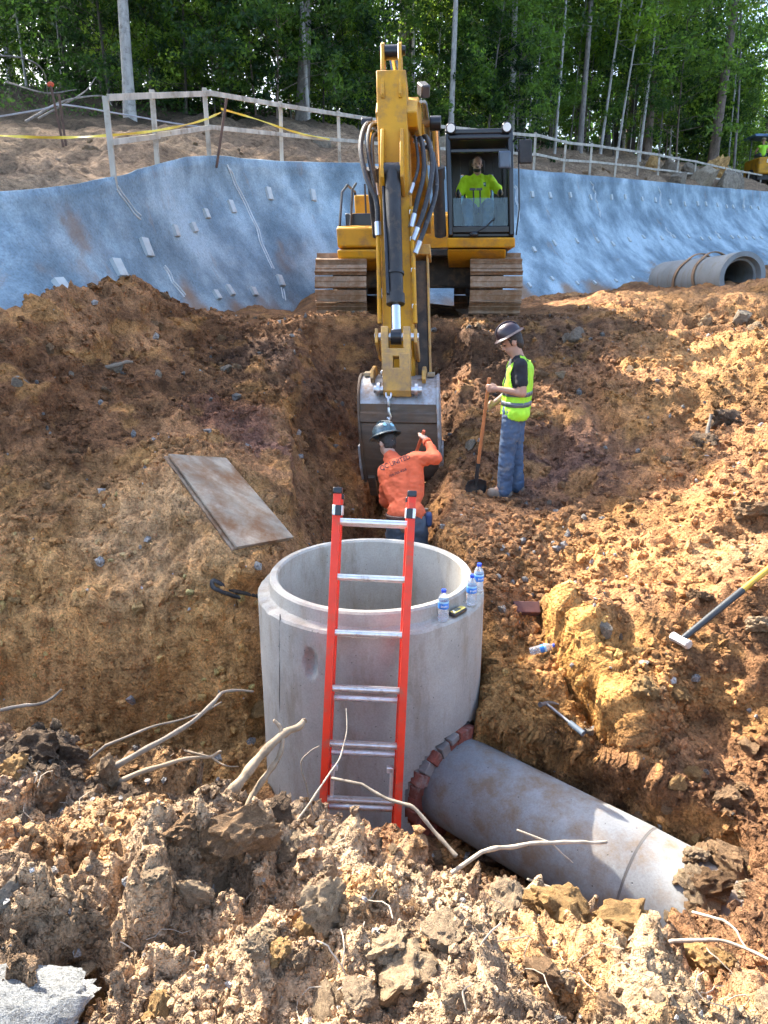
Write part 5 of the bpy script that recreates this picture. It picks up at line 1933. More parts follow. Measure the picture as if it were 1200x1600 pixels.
body += hand_parts(wrL, gL + Wd(0, .7, 0) * .028 - wrL + Wd(1, 0, 0) * .02, Wd(.1, -1, 0), Wd(.1, 0, 1))
body += hand_parts(wrR, gR - Wd(0, .7, 0) * .03 - wrR + Wd(1, 0, 0) * .02, Wd(.1, 1, 0), Wd(.1, 0, 1))
PA = as_obj('person', remesh(body, .0075, 4, 'person'), SKIN, loc=SW)
tag(PA, 'person in lime safety vest and dark brown hard hat leaning on a shovel', 'person')
head_extras(PA, hc, HR, hf, hl, hu)
hard_hat(PA, hc, hf, hl, hu, plain('brown_hat', (.034, .018, .022), .34, var=.2, coat=.15), .06, .92)
torso = [('c', W(.0, 0, .98), W(.0, 0, 1.2), .125, .132), ('c', W(0, 0, 1.2), W(-.01, 0, 1.37), .135, .125), ('c', W(-.005, .10, 1.0), W(-.005, .11, 1.36), .10, .10), ('c', W(-.005, -.10, 1.0), W(-.005, -.11, 1.36), .10, .10), ('c', shL, shR, .072, .072), ('c', W(0, .06, 1.45), W(0, -.06, 1.45), .075, .075)]
me = remesh(torso + [('c', shL, shL.lerp(elL, .62), .068, .062), ('c', shR, shR.lerp(elR, .62), .068, .062)], .011, 5, 't_shirt')
wrinkle(me, .012, 11, 5)
as_obj('t_shirt', me, TEE, PA)
vest = [(k, a, b, r0 + .022, r1 + .022) for k, a, b, r0, r1 in torso[:4]] + [('c', W(0, .085, 1.44), W(0, .12, 1.37), .085, .10), ('c', W(0, -.085, 1.44), W(0, -.12, 1.37), .085, .10), ('c', W(-.005, .10, .93), W(-.005, -.10, .93), .132, .132), ('c', W(.02, 0, .90), W(.02, 0, 1.1), .14, .14)]
me = remesh(vest, .011, 5, 'vest')
wrinkle(me, .016, 9, 8, (1, 1, .6))
# open the vest: arm holes, neck and hem
bm = bmesh.new()
bm.from_mesh(me)
Mi = SWR.inverted()
kill = []
for v in bm.verts:
    q = Mi @ v.co
    neck = (q.z > 1.33 and abs(q.y) < .075 + (q.z - 1.33) * .1 and q.x > -.04) or (q.x > .0 and abs(q.y) < .02 + .35 * max(0, q.z - 1.1)) or (abs(q.y) < .078 and q.z > 1.465)
    arm = abs(q.y) > .150 and 1.17 < q.z < 1.475 and math.hypot((q.x + .005) / .085, (q.z - 1.33) / .165) < 1
    if q.z < .845 + .04 * max(0, q.x) / .15 or neck or arm:
        kill.append(v)
bmesh.ops.delete(bm, geom=kill, context='VERTS')
bm.to_mesh(me)
bm.free()
vest_o = as_obj('vest', me, LIMEV, PA)
sm = vest_o.modifiers.new('th', 'SOLIDIFY')
sm.thickness = .006
vb = mesh_bvh(vest_o)


def vest_band(z0, z1, mat, name, x_max=9):
    """a reflective band laid on the vest at that height"""
    ring, fs = [], []
    n = 72
    for k in range(n + 1):
        a = 2 * math.pi * k / n
        for z in (z0, (z0 + z1) / 2, z1):
            c0 = W(0, 0, z)
            d_ = Wd(math.cos(a), math.sin(a), 0)
            h = vb.ray_cast(c0 + d_ * .6, -d_)
            ok = h[0] is not None and (h[0] - c0).length < .27
            ring.append((h[0] + d_ * .005) if ok else None)
    mb = MB()
    vs = [q if q is not None else SW for q in ring]
    for k in range(n):
        for j in range(2):
            ids = (k * 3 + j, (k + 1) * 3 + j, (k + 1) * 3 + j + 1, k * 3 + j + 1)
            if all(ring[i] is not None for i in ids) and max((vs[ids[0]] - vs[i]).length for i in ids) < .08:
                fs.append(ids)
    mb.add(vs, fs)
    o = obj(name, mb, mat, vest_o, ang=80)
    s_ = o.modifiers.new('th', 'SOLIDIFY')
    s_.thickness = .004
    return o


vest_band(.995, 1.045, REFL, 'reflective_band')
vest_band(1.105, 1.15, REFL, 'reflective_band')
pants = leg_parts(hipL, knL, anL - Wd(0, 0, 1) * .03, .018, (.092, .066, .056)) + leg_parts(hipR, knR, anR - Wd(0, 0, 1) * .03, .018, (.092, .066, .056)) + [('c', hipL, hipR, .115, .115), ('c', W(.0, 0, .98), W(.01, 0, .90), .135, .13)]
me = remesh(pants, .010, 4, 'jeans')
wrinkle(me, .013, 11, 12, (.8, .8, 1.9))
as_obj('jeans', me, JEANS, PA)
for an, toe in ((anL, W(.225, .12, .045)), (anR, W(.085, -.12, .045))):
    heel = an + Wd(-1, 0, 0) * .035
    heel.z = an.z - .05
    me = remesh([('c', an + Vector((0, 0, .04)), an - Vector((0, 0, .03)), .058, .06), ('c', heel, toe, .05, .046), ('c', heel - Vector((0, 0, .012)), toe - Vector((0, 0, .012)), .05, .046)], .009, 3, 'boot')
    as_obj('boot', me, BOOT, PA)
# the shovel he leans on
M_ASH = plain('shovel_handle', (.40, .14, .045), .5, var=.2, scale=9)
SH = obj('shovel', MB().tube([SHV[0], SHV[0].lerp(SHV[1], .5), SHV[0].lerp(SHV[1], .86)], [.017, .018, .018], 12), M_ASH, loc=tuple(SHV[1]))
tag(SH, 'long-handled digging shovel with orange-brown handle held by the person in the vest', 'shovel')
side_ = shd.cross(Wd(0, 1, 0)).normalized()
vs, fs = [], []
bl0 = SHV[0].lerp(SHV[1], .95)
fr = shd.cross(Vector((0, 1, 0)))
bx_ = Vector((1, .25, .12)).normalized()
bx_ = (bx_ - shd * bx_.dot(shd)).normalized()
bz_ = shd.cross(bx_)
outl = [(0, .05), (.02, .105), (.08, .12), (.16, .118), (.23, .095), (.28, .05), (.30, .0)]
for t, hw in outl:
    for k in range(9):
        u_ = -1 + 2 * k / 8
        vs.append(bl0 + shd * t + bx_ * (hw * u_) + bz_ * (.03 * (u_ * u_) - .02 * math.sin(t * 9)))
for i in range(len(outl) - 1):
    for k in range(8):
        fs.append((i * 9 + k, i * 9 + k + 1, (i + 1) * 9 + k + 1, (i + 1) * 9 + k))
mb = MB().add(vs, fs)
bl = obj('blade', mb, BLACKM, SH, ang=60)
bl.modifiers.new('th', 'SOLIDIFY').thickness = .004
obj('socket', MB().tube([SHV[0].lerp(SHV[1], .80), SHV[0].lerp(SHV[1], .93), bl0 + shd * .08], [.021, .022, .010], 12), BLACKM, SH)

# ---------- worker bent over in the trench, seen from behind
ow = P(634, 808, 7.05)
hipL, hipR = P(622, 812, 7.05), P(649, 813, 7.0)
flo = drop(ow.x, ow.y)
flz = max(flo, hipL.z - .93)
knL, knR = hipL + Vector((-.04, .06, -.42)), hipR + Vector((.05, .03, -.42))
anL, anR = Vector((knL.x - .03, knL.y - .1, flz + .09)), Vector((knR.x + .03, knR.y - .08, flz + .09))
waist = P(633, 782, 7.08)
chest = P(625, 738, 7.18)
neck = P(612, 716, 7.26)
shL, shR = P(603, 738, 7.22), P(650, 718, 7.12)
elL, wrL = P(602, 782, 7.45), P(625, 800, 7.75)
elR, wrR = P(681, 716, 7.02), P(667, 690, 7.22)
hc = P(604, 693, 7.36)
hp, HR, hf, hl, hu = head_parts(hc, (-.55, .72, -.42), (-.10, .25, .95))
body = hp + [('c', neck, hc - hu * .04, .06, .06), ('c', waist, chest, .12, .13), ('c', hipL.lerp(hipR, .5), waist, .13, .12), ('c', chest, neck, .12, .07), ('c', shL, shR, .065, .065), ('c', hipL, hipR, .09, .09)]
body += [('c', shL, elL, .052, .043), ('c', elL, wrL, .042, .028), ('c', shR, elR, .052, .043), ('c', elR, wrR, .042, .028)]
body += leg_parts(hipL, knL, anL) + leg_parts(hipR, knR, anR) + [('c', anL, anL + Vector((-.02, .17, -.05)), .045, .035), ('c', anR, anR + Vector((.02, .17, -.05)), .045, .035)]
hdir = (P(660, 678, 7.30) - wrR).normalized()
body += hand_parts(wrR, hdir, Vector((-.55, .8, -.1)), Vector((-.8, -.3, .5)))
body += hand_parts(wrL, (wrL - elL).normalized(), Vector((0, 0, -1)), Vector((1, .3, 0)))
PB = as_obj('person', remesh(body, .0075, 4, 'person'), SKIN2, loc=(ow.x, ow.y, flz))
tag(PB, 'person in orange long-sleeved shirt bent over in the trench against the bucket', 'person')
head_extras(PB, hc, HR, hf, hl, hu)
hatm = plain('teal_hat', (.055, .10, .115), .25, var=.5, scale=9, dirt=(.02, .025, .03), dirt_amt=.55, dscale=11, coat=.5)
hat, HM = hard_hat(PB, hc, hf, hl, hu, hatm, .05)
for qx, qy, qz in ((-.10, .05, .085), (-.115, -.02, .07), (-.02, -.115, .06)):
    q = HM @ Vector((qx, qy, qz))
    nrm = (q - HM @ Vector((0, 0, .02))).normalized()
    obj('sticker', MB().cyl(q + nrm * .002, q + nrm * .008, .022, 12), plain('blue_sticker', (.25, .50, .62), .4), hat)
shirt = [('c', waist, chest, .135, .155), ('c', hipL.lerp(hipR, .5) + Vector((0, 0, .05)), waist, .135, .135), ('c', shL, shR, .082, .078), ('c', waist.lerp(shL, .1) + Vector((-.06, 0, 0)), shL, .10, .085), ('c', waist.lerp(shR, .1) + Vector((.07, 0, 0)), shR, .10, .08), ('c', hipL + Vector((0, 0, .07)), hipR + Vector((0, 0, .07)), .108, .108),
         ('c', chest, neck, .13, .082), ('c', shL, elL, .072, .062), ('c', elL, wrL, .062, .045), ('c', shR, elR, .074, .062), ('c', elR, wrR, .060, .042)]
me = remesh(shirt, .010, 4, 'shirt')
wrinkle(me, .018, 7.5, 21, (1.0, 1.0, 1.7))
shirt_o = as_obj('shirt', me, ORANGE, PB)
obj('cuff', MB().tube([wrR.lerp(elR, .10), wrR.lerp(elR, -.04)], [.046, .044], 16), ORANGE, PB, bevel=.008)
sb = mesh_bvh(shirt_o)
cn = P(624, 727, 7.1)
vr = (P(660, 711, 7.1) - P(600, 737, 7.1)).normalized()
vn = Vector((0, -1, .15)).normalized()
vu = vn.cross(vr).normalized()
if vu.z < 0:
    vu = -vu
wrap_text(shirt_o, 'QC UNITED', .058, P(618, 725, 7.1), vr, vu, vn, INK, sb, -.25, 'lettering')
wrap_text(shirt_o, '704-765-4268', .032, P(622, 739, 7.1), vr, vu, vn, INK, sb, -.25, 'lettering')
me = remesh(leg_parts(hipL, knL, anL, .02, (.10, .07, .055)) + leg_parts(hipR, knR, anR, .02, (.10, .07, .055)) + [('c', hipL, hipR, .118, .118)], .011, 4, 'jeans')
wrinkle(me, .016, 9, 14)
jb = as_obj('jeans', me, JEANS2, PB)
bc_ = hipL.lerp(hipR, .5) + Vector((0, 0, .055))
pts = [bc_ + Vector((.185 * math.cos(a), .128 * math.sin(a), .012 * math.cos(a))) for a in [2 * math.pi * k / 24 for k in range(25)]]
obj('belt', MB().tube(pts, .022, 8, caps=False), plain('belt_leather', (.07, .03, .02), .6), PB)
obj('tool_pouch', MB().box(bc_ + Vector((.205, -.05, -.03)), (.06, .10, .13)), plain('blue_pouch', (.03, .05, .12), .8), PB, bevel=.02)
for an in (anL, anR):
    toe = an + Vector((0, .19, -.045))
    me = remesh([('c', an + Vector((0, 0, .04)), an - Vector((0, 0, .03)), .058, .06), ('c', an - Vector((0, .03, .04)), toe, .05, .046)], .010, 3, 'boot')
    as_obj('boot', me, BOOT, PB)
# the hammer in his raised hand
hh0 = P(661, 677, 7.27)
hh1 = P(651, 705, 7.42)
HM_ = obj('hammer', MB().tube([hh0 + (hh0 - hh1) * .15, hh1], [.015, .017], 10), plain('red_handle', (.45, .10, .04), .5), loc=tuple(hh1))
tag(HM_, 'hammer with reddish handle in the raised hand of the person in orange', 'hammer')
hd_ = (hh1 - hh0).normalized()
hx_ = hd_.cross(Vector((0, 0, 1))).normalized()
obj('head', MB().cyl(hh1 + hd_ * .02 - hx_ * .06, hh1 + hd_ * .02 + hx_ * .05, .020, 14), BLACKM, HM_, bevel=.004)

# ---------- operator in the cab
def O(lat, r, h):
    return U(lat, r, h - .12)


hipL, hipR = O(1.18, 1.03, 1.73), O(1.0, 1.03, 1.73)
knL, knR = O(1.24, 1.50, 1.80), O(.90, 1.50, 1.80)
anL, anR = O(1.20, 1.72, 1.42), O(.95, 1.72, 1.42)
chest, neck = O(1.09, .98, 2.1), O(1.09, .99, 2.26)
shL, shR = O(1.28, .98, 2.21), O(.90, .98, 2.21)
elL, wrL = O(1.44, 1.06, 2.02), O(1.43, 1.36, 1.97)
elR, wrR = O(.78, 1.04, 1.98), O(.77, 1.36, 1.97)
hc = O(1.09, 1.02, 2.435)
hp, HR, hf, hl, hu = head_parts(hc, FWD * .97 + Vector((0, 0, -.12)), (0, 0, 1))
body = hp + [('c', neck, hc - hu * .05, .062, .06), ('c', O(1.09, 1.0, 1.76), chest, .14, .145), ('c', shL, shR, .065, .065), ('c', shL, elL, .054, .046), ('c', elL, wrL, .044, .029), ('c', shR, elR, .054, .046), ('c', elR, wrR, .044, .029)]
body += leg_parts(hipL, knL, anL) + leg_parts(hipR, knR, anR) + [('c', anL, O(1.21, 1.9, 1.39), .045, .036), ('c', anR, O(.94, 1.9, 1.39), .045, .036)]
body += hand_parts(wrL, FWD, Vector((0, 0, -1)), -LAT) + hand_parts(wrR, FWD, Vector((0, 0, -1)), LAT)
PC = as_obj('person', remesh(body, .0085, 4, 'person'), SKIN2, loc=O(1.09, 1.0, 1.68))
tag(PC, 'bearded person in bright lime t-shirt sitting at the controls in the excavator cab', 'person')
head_extras(PC, hc, HR, hf, hl, hu, beard=True)
me = remesh([('c', O(1.09, 1.0, 1.76), chest, .165, .165), ('c', O(1.17, 1.0, 1.78), O(1.2, .98, 2.15), .10, .105), ('c', O(1.01, 1.0, 1.78), O(.98, .98, 2.15), .10, .105), ('c', shL, shR, .08, .08), ('c', O(1.14, .98, 2.23), O(1.04, .98, 2.23), .085, .085), ('c', shL, shL.lerp(elL, .75), .078, .078), ('c', shR, shR.lerp(elR, .75), .078, .078)], .011, 5, 't_shirt')
wrinkle(me, .018, 8, 31)
ts = as_obj('t_shirt', me, LIME, PC)
tb = mesh_bvh(ts)
h = tb.ray_cast(O(1.19, 2.0, 2.13), -FWD)
if h[0] is not None:
    obj('chest_print', MB().box(h[0] + FWD * .004, (.058, .008, .06)), plain('teal_print', (.05, .25, .22), .7), ts)
    obj('chest_mark', MB().box(h[0] + FWD * .010 + Vector((0, 0, .006)), (.036, .006, .024)), WHITE, ts)
me = remesh(leg_parts(hipL, knL, anL, .018, (.10, .07, .055)) + leg_parts(hipR, knR, anR, .018, (.10, .07, .055)) + [('c', hipL, hipR, .115, .115)], .012, 4, 'jeans')
wrinkle(me, .012, 9, 15)
as_obj('jeans', me, JEANS, PC)
for an, toe in ((anL, O(1.21, 1.93, 1.40)), (anR, O(.94, 1.93, 1.40))):
    as_obj('boot', remesh([('c', an, toe, .055, .048)], .010, 2, 'boot'), BOOT, PC)
# ------------------------------------------------------------------ concrete manhole
def concrete(name, col, stain=(.30, .25, .19), amt=.35, pits=True):
    m, nt, b = _mat(name)
    n1 = noise_node(nt, 2.2, 7, .65)
    n2 = noise_node(nt, 4.0 if 'pipe' in name else 6.0, 8, .7, stretch=(1, 1, .25) if 'pipe' not in name else None)
    n3 = noise_node(nt, 90, 5, .6)
    c = ramp(nt, n1.outputs['Fac'], [(.3, tuple(q * .78 for q in col)), (.5, col), (.7, tuple(q * 1.16 for q in col))]).outputs['Color']
    f = ramp(nt, n2.outputs['Fac'], [(.60 - .2 * amt, (0, 0, 0)), (.74 - .15 * amt, (.85, .85, .85))]).outputs['Color']
    c = mixc(nt, c, stain, f)
    v = ramp(nt, n3.outputs['Fac'], [(.3, (.82, .82, .82)), (.6, (1.05, 1.05, 1.05))]).outputs['Color']
    c = mixc(nt, c, v, .8, 'MULTIPLY')
    vo = nt.nodes.new('ShaderNodeTexVoronoi')
    vo.inputs['Scale'].default_value = 17
    tc = nt.nodes.new('ShaderNodeTexCoord')
    nt.links.new(tc.outputs['Object'], vo.inputs['Vector'])
    g = ramp(nt, vo.outputs['Distance'], [(.05, (.25, .25, .25)), (.085, (1, 1, 1))]).outputs['Color']
    c = mixc(nt, c, g, .75, 'MULTIPLY')
    nt.links.new(c, b.inputs['Base Color'])
    b.inputs['Roughness'].default_value = .85
    p1 = bump(nt, b, g, .5, .01)
    bump(nt, b, n3.outputs['Fac'], .25, .004, p1)
    return m


CONC = concrete('manhole_concrete', (.36, .34, .30), (.25, .21, .16), .5)
CONCP = concrete('pipe_concrete', (.215, .22, .22), (.175, .115, .065), .74)
RIM_Z = -1.775
cz = RIM_Z
ro, rt, ri = .735, .662, .60
MHR = root('manhole', (MH[0], MH[1], -3.4), 'round precast concrete manhole section standing in the pit', 'manhole')
# barrel with an opening where the pipe enters
PAX = math.radians(-42)
pdir = Vector((math.cos(PAX), math.sin(PAX), -.015)).normalized()
pc0 = Vector((MH[0], MH[1], -3.01)) + pdir * .60
PR = .288
prof_o = [(ro, -3.4), (ro, cz - .115), (ro - .012, cz - .10), (rt + .012, cz - .095), (rt, cz - .085), (rt - .006, cz - .012), (rt - .018, cz), (ri + .012, cz), (ri, cz - .012), (ri, -3.4)]
# fine rings so the rim and the shell can be uneven
prof = []
for (r0_, z0_), (r1_, z1_) in zip(prof_o, prof_o[1:]):
    L_ = math.hypot(r1_ - r0_, z1_ - z0_)
    k_ = max(1, int(L_ / .025))
    for j in range(k_):
        prof.append((r0_ + (r1_ - r0_) * j / k_, z0_ + (z1_ - z0_) * j / k_))
prof.append(prof_o[-1])
NS = 256
V, idx = [], {}
for k in range(NS):
    a = 2 * math.pi * k / NS
    for r_, z_ in prof:
        V.append((MH[0] + r_ * math.cos(a), MH[1] + r_ * math.sin(a), z_))
V = np.array(V)
jit = fbm(V, 3, 9, seed=401)
edge = np.abs(V[:, 2] - (cz - .11)) < .03
V[:, 2] -= np.where(edge, np.clip(jit, 0, 1) * .012, 0)
ctr = np.array((MH[0], MH[1]))
rr_ = np.hypot(*(V[:, :2] - ctr).T)
V[:, :2] = ctr + (V[:, :2] - ctr) * (1 + .0025 * fbm(V, 2, 3, seed=402) / np.maximum(rr_, .1))[:, None]
m_ = len(prof)
F = []
for k in range(NS):
    k2 = (k + 1) % NS
    for j in range(m_ - 1):
        F.append((k * m_ + j, k2 * m_ + j, k2 * m_ + j + 1, k * m_ + j + 1))
F = np.array(F)
cen = V[F].mean(1)
# cut away round the pipe
ap = cen - np.array(pc0)
tt_ = ap @ np.array(pdir)
rad_ = np.linalg.norm(ap - tt_[:, None] * np.array(pdir), axis=1)
keep = ~((rad_ < PR + .10) & (tt_ > -.3))
def mh_pt(px, py, r_=ro):
    """on the barrel's outside, along the line of sight"""
    d = P(px, py, 1.0)
    a = d.x ** 2 + d.y ** 2
    b = -2 * (d.x * MH[0] + d.y * MH[1])
    c = MH[0] ** 2 + MH[1] ** 2 - r_ * r_
    t = (-b - math.sqrt(max(0, b * b - 4 * a * c))) / (2 * a)
    q = d * t
    return q, Vector((q.x - MH[0], q.y - MH[1], 0)).normalized()


# the lifting pocket: a hollow in the shell
q, n = mh_pt(485, 1037)
tx = np.array((-n.y, n.x, 0))
lx_ = (V - np.array(q)) @ tx
lz_ = V[:, 2] - q.z
dent = np.clip(1 - (lx_ / .045) ** 2 - (lz_ / .10) ** 2, 0, 1) * (rr_ > .7) * (((V - np.array(q)) @ np.array(n)) > -.3)
V -= np.array(n) * (dent ** .75 * .055)[:, None]
o = np_mesh('barrel', V, F[keep], CONC, MHR)
o.data.set_sharp_from_angle(angle=math.radians(36))
pts = []
for k in range(30):
    q, n = mh_pt(437 + random.uniform(-.5, .5), 960 + k * 10)
    pts.append(q - n * .0015)
obj('form_seam', MB().tube(pts, [.0028 + .002 * random.random() for _ in pts], 6), plain('seam_dark', (.10, .093, .083), .95), MHR)

# ------------------------------------------------------------------ outlet pipe with brick collar
PIP = root('concrete_pipe', pc0 + pdir * .2, 'concrete outlet pipe running from the manhole into the soil at right', 'pipe')
perp = pdir.cross(Vector((0, 0, 1))).normalized()
pup = perp.cross(pdir).normalized()


def pipe_run(t0, t1, r0, r1, rin, name, n=56, nl=24):
    vs, fs = [], []
    rings = [(t0 + (t1 - t0) * i / nl, r0 + (r1 - r0) * i / nl) for i in range(nl + 1)] + [(t1, rin), (t0, rin)]
    for t, r_ in rings:
        for k in range(n):
            a = 2 * math.pi * k / n
            vs.append(pc0 + pdir * t + (perp * math.cos(a) + pup * math.sin(a)) * r_)
    for i in range(len(rings)):
        i2 = (i + 1) % len(rings)
        for k in range(n):
            k2 = (k + 1) % n
            fs.append((i * n + k, i * n + k2, i2 * n + k2, i2 * n + k))
    return obj(name, MB().add(vs, fs), CONCP, PIP, ang=40)


pipe_run(-.02, 1.34, PR, PR + .004, .215, 'pipe_section')
pipe_run(1.348, 2.3, PR + .001, PR - .02, .215, 'pipe_section')
obj('joint_mortar', MB().lathe([(PR - .02, 1.33), (PR + .003, 1.337), (PR + .002, 1.352), (PR - .02, 1.355)], 56, Matrix.Translation(pc0) @ Matrix((perp, pup, pdir)).transposed().to_4x4()), plain('joint_dark', (.12, .11, .10), .9), PIP)
# crack line
obj('crack', MB().tube([pc0 + pdir * t + (perp * math.cos(a) + pup * math.sin(a)) * (PR + .0005) for t, a in ((.93, 1.35), (.92, 1.15), (.90, .95), (.91, .78))], .0028, 5), plain('joint_dark', (.12, .11, .10)), PIP)
# soil spilled over the pipe's far end
random.seed(91)
for k in range(22):
    t = random.uniform(1.55, 2.05)
    a = random.uniform(.9, 2.9) if t < 1.72 else random.uniform(-.4, 3.4)
    s = random.uniform(.03, .075) if t < 1.7 else random.uniform(.05, .12)
    q = pc0 + pdir * t - (perp * math.cos(a) - pup * math.sin(a)) * (PR + s * .1)
    put_clod(q, s, random.choice((0, 0, 1, 3)), .35)
M_BRICK = plain('red_brick', (.22, .065, .042), .85, var=.35, scale=9, dirt=(.33, .29, .25), dirt_amt=.22, dscale=7, bumps=.5)
M_BRICK2 = plain('mortared_brick', (.22, .195, .175), .9, var=.3, scale=9)
BR = root('brick_collar', pc0 + pdir * .1, 'ring of red bricks and mortar packed round the pipe at the manhole', 'brick collar')
nb = 27
for k in range(nb):
    a = 2 * math.pi * k / nb
    dirv = perp * math.cos(a) + pup * math.sin(a)
    # where this ray leaves the barrel's outer face
    q0 = pc0 + dirv * (PR + .043)
    e = Vector((q0.x - MH[0], q0.y - MH[1], 0))
    dd = Vector((pdir.x, pdir.y, 0))
    A_, B_, C_ = dd.dot(dd), 2 * e.dot(dd), e.dot(e) - (ro + .008) ** 2
    disc = B_ * B_ - 4 * A_ * C_
    if disc < 0:
        continue
    t = (-B_ + math.sqrt(disc)) / (2 * A_)
    ctrp = q0 + pdir * (t - .028 + random.uniform(-.012, .014))
    tng = pdir.cross(dirv).normalized()
    R3 = Matrix((tng, dirv, pdir)).transposed() @ Matrix.Rotation(random.uniform(-.1, .1), 3, 'Z') @ Matrix.Rotation(random.uniform(-.08, .08), 3, 'X')
    topk = math.sin(a) > .35
    for lay in range(2 if random.random() < .45 else 1):
        mat = M_BRICK2 if topk and random.random() < .35 else M_BRICK
        obj('brick', MB().box(ctrp - pdir * .0 + dirv * (.02 if lay else -.012) + pdir * (.012 if lay else 0), (.076, .045 if lay else .085, .10), R3), mat, BR, bevel=.006)
mort = []
for k in range(49):
    a = 2 * math.pi * k / 48
    dirv = perp * math.cos(a) + pup * math.sin(a)
    q0 = pc0 + dirv * (PR + .04)
    e = Vector((q0.x - MH[0], q0.y - MH[1], 0))
    dd = Vector((pdir.x, pdir.y, 0))
    A_, B_, C_ = dd.dot(dd), 2 * e.dot(dd), e.dot(e) - (ro - .05) ** 2
    t = (-B_ + math.sqrt(max(0, B_ * B_ - 4 * A_ * C_))) / (2 * A_)
    mort.append(q0 + pdir * t)
obj('mortar', MB().tube(mort, .048, 8, caps=False), plain('mortar_grey', (.24, .22, .20), .95, var=.3), BR)

# ------------------------------------------------------------------ orange extension ladder
M_OR = plain('ladder_orange', (.74, .036, .010), .42, var=.10, scale=10, dirt=(.40, .11, .06), dirt_amt=.35, dscale=9, bumps=.03)
M_ALU = plain('ladder_aluminium', (.74, .75, .76), .32, metal=.85, var=.12, scale=20, dirt=(.4, .33, .26), dirt_amt=.25, dscale=18)
LD = 4.08
lt, lb = P(586, 770, LD), P(564, 1250, LD)
lax = (lb - lt).normalized()
lx = (P(700, 770, LD) - P(500, 770, LD)).normalized()
lx = (lx - lax * lx.dot(lax)).normalized()
ln_ = lx.cross(lax).normalized()
if ln_.y > 0:
    ln_ = -ln_                      # towards the camera
foot_len = (-3.3 - lt.z) / lax.z
LA = root('ladder', lt + lax * foot_len, 'orange fibreglass extension ladder leaning on the front of the manhole', 'ladder')
HWL = .186


def channel(x, n0, s0, s1, open_dir, w=.038, dep=.072, th=.006):
    """C-section rail: web and two flanges"""
    m = MB()
    o_ = lt + lx * x + ln_ * n0
    a, b = o_ + lax * s0, o_ + lax * s1
    m.beam(a, b, th, dep, up=ln_)
    for sg in (-1, 1):
        f = ln_ * (sg * (dep / 2 - th / 2)) + lx * (open_dir * w / 2)
        m.beam(a + f, b + f, w, th, up=ln_)
    return m


for sd in (-1, 1):
    # the wider base section behind, the fly section in front
    rl = obj('rail', channel(sd * (HWL + .028), -.045, .035, foot_len, -sd), M_OR, LA, bevel=.002)
    obj('end_cap', MB().box(lt + lx * (sd * (HWL + .010)) + ln_ * -.045 + lax * .03, (.05, .08, .03), Matrix((lx, ln_, lax)).transposed()), BLACK, LA, bevel=.006)
    rl = obj('rail', channel(sd * (HWL), .045, 0, 1.92, -sd * -1), M_OR, LA, bevel=.002)
    obj('end_cap', MB().box(lt + lx * (sd * (HWL + .016)) + ln_ * .045 + lax * -.002, (.05, .085, .035), Matrix((lx, ln_, lax)).transposed()), BLACK, LA, bevel=.006)
    obj('rail_clamp', MB().box(lt + lx * (sd * (HWL + .012)) + ln_ * .02 + lax * .105, (.055, .165, .055), Matrix((lx, ln_, lax)).transposed()), M_ALU, LA, bevel=.004)
    obj('clamp_pad', MB().box(lt + lx * (sd * (HWL + .006)) + ln_ * .106 + lax * .105, (.034, .008, .056), Matrix((lx, ln_, lax)).transposed()), BLACK, LA, bevel=.002)
for k in range(6):
    s = .165 + k * .3035
    a, b = lt + lax * s + lx * -(HWL - .0) + ln_ * .045, lt + lax * s + lx * (HWL - .0) + ln_ * .045
    m = MB().tube([a, b], .0185, 14)
    m.beam(a + ln_ * .004 - lax * .014, b + ln_ * .004 - lax * .014, .030, .008, up=lax)
    obj('rung', m, M_ALU, LA)
    for sd in (-1, 1):
        q = lt + lax * s + lx * (sd * (HWL + .004)) + ln_ * .045
        obj('rivet', MB().cyl(q, q + lx * (sd * .012), .017, 12), M_ALU, LA)
for k in range(6):
    s = .24 + k * .3035
    if k < 3:
        s = .165 + k * .3035 + .012
    a, b = lt + lax * s - lx * (HWL + .02) - ln_ * .045, lt + lax * s + lx * (HWL + .02) - ln_ * .045
    obj('rung', MB().tube([a, b], .0165, 12), M_ALU, LA)
for sd in (-1, 1):
    q = lt + lx * (sd * (HWL - .025)) + lax * 1.60 + ln_ * .03
    obj('rung_lock', MB().box(q, (.02, .05, .20), Matrix((lx, ln_, lax)).transposed()).box(q - lax * .09 + lx * (-sd * .01), (.035, .05, .03), Matrix((lx, ln_, lax)).transposed()), M_ALU, LA, bevel=.003)

# ------------------------------------------------------------------ bottles and the yellow measuring device on the rim
def water_mat():
    m, nt, b = _mat('clear_plastic')
    b.inputs['Base Color'].default_value = (.90, .95, 1, 1)
    b.inputs['Roughness'].default_value = .08
    b.inputs['IOR'].default_value = 1.25
    b.inputs['Transmission Weight'].default_value = .82
    return m


WATER = water_mat()
CAPB = plain('blue_cap', (.02, .07, .55), .4, var=.05)
LABB = plain('blue_label', (.03, .20, .62), .4, var=.3, scale=30)
LABL = plain('pale_blue_label', (.30, .60, .80), .4, var=.2, scale=30)


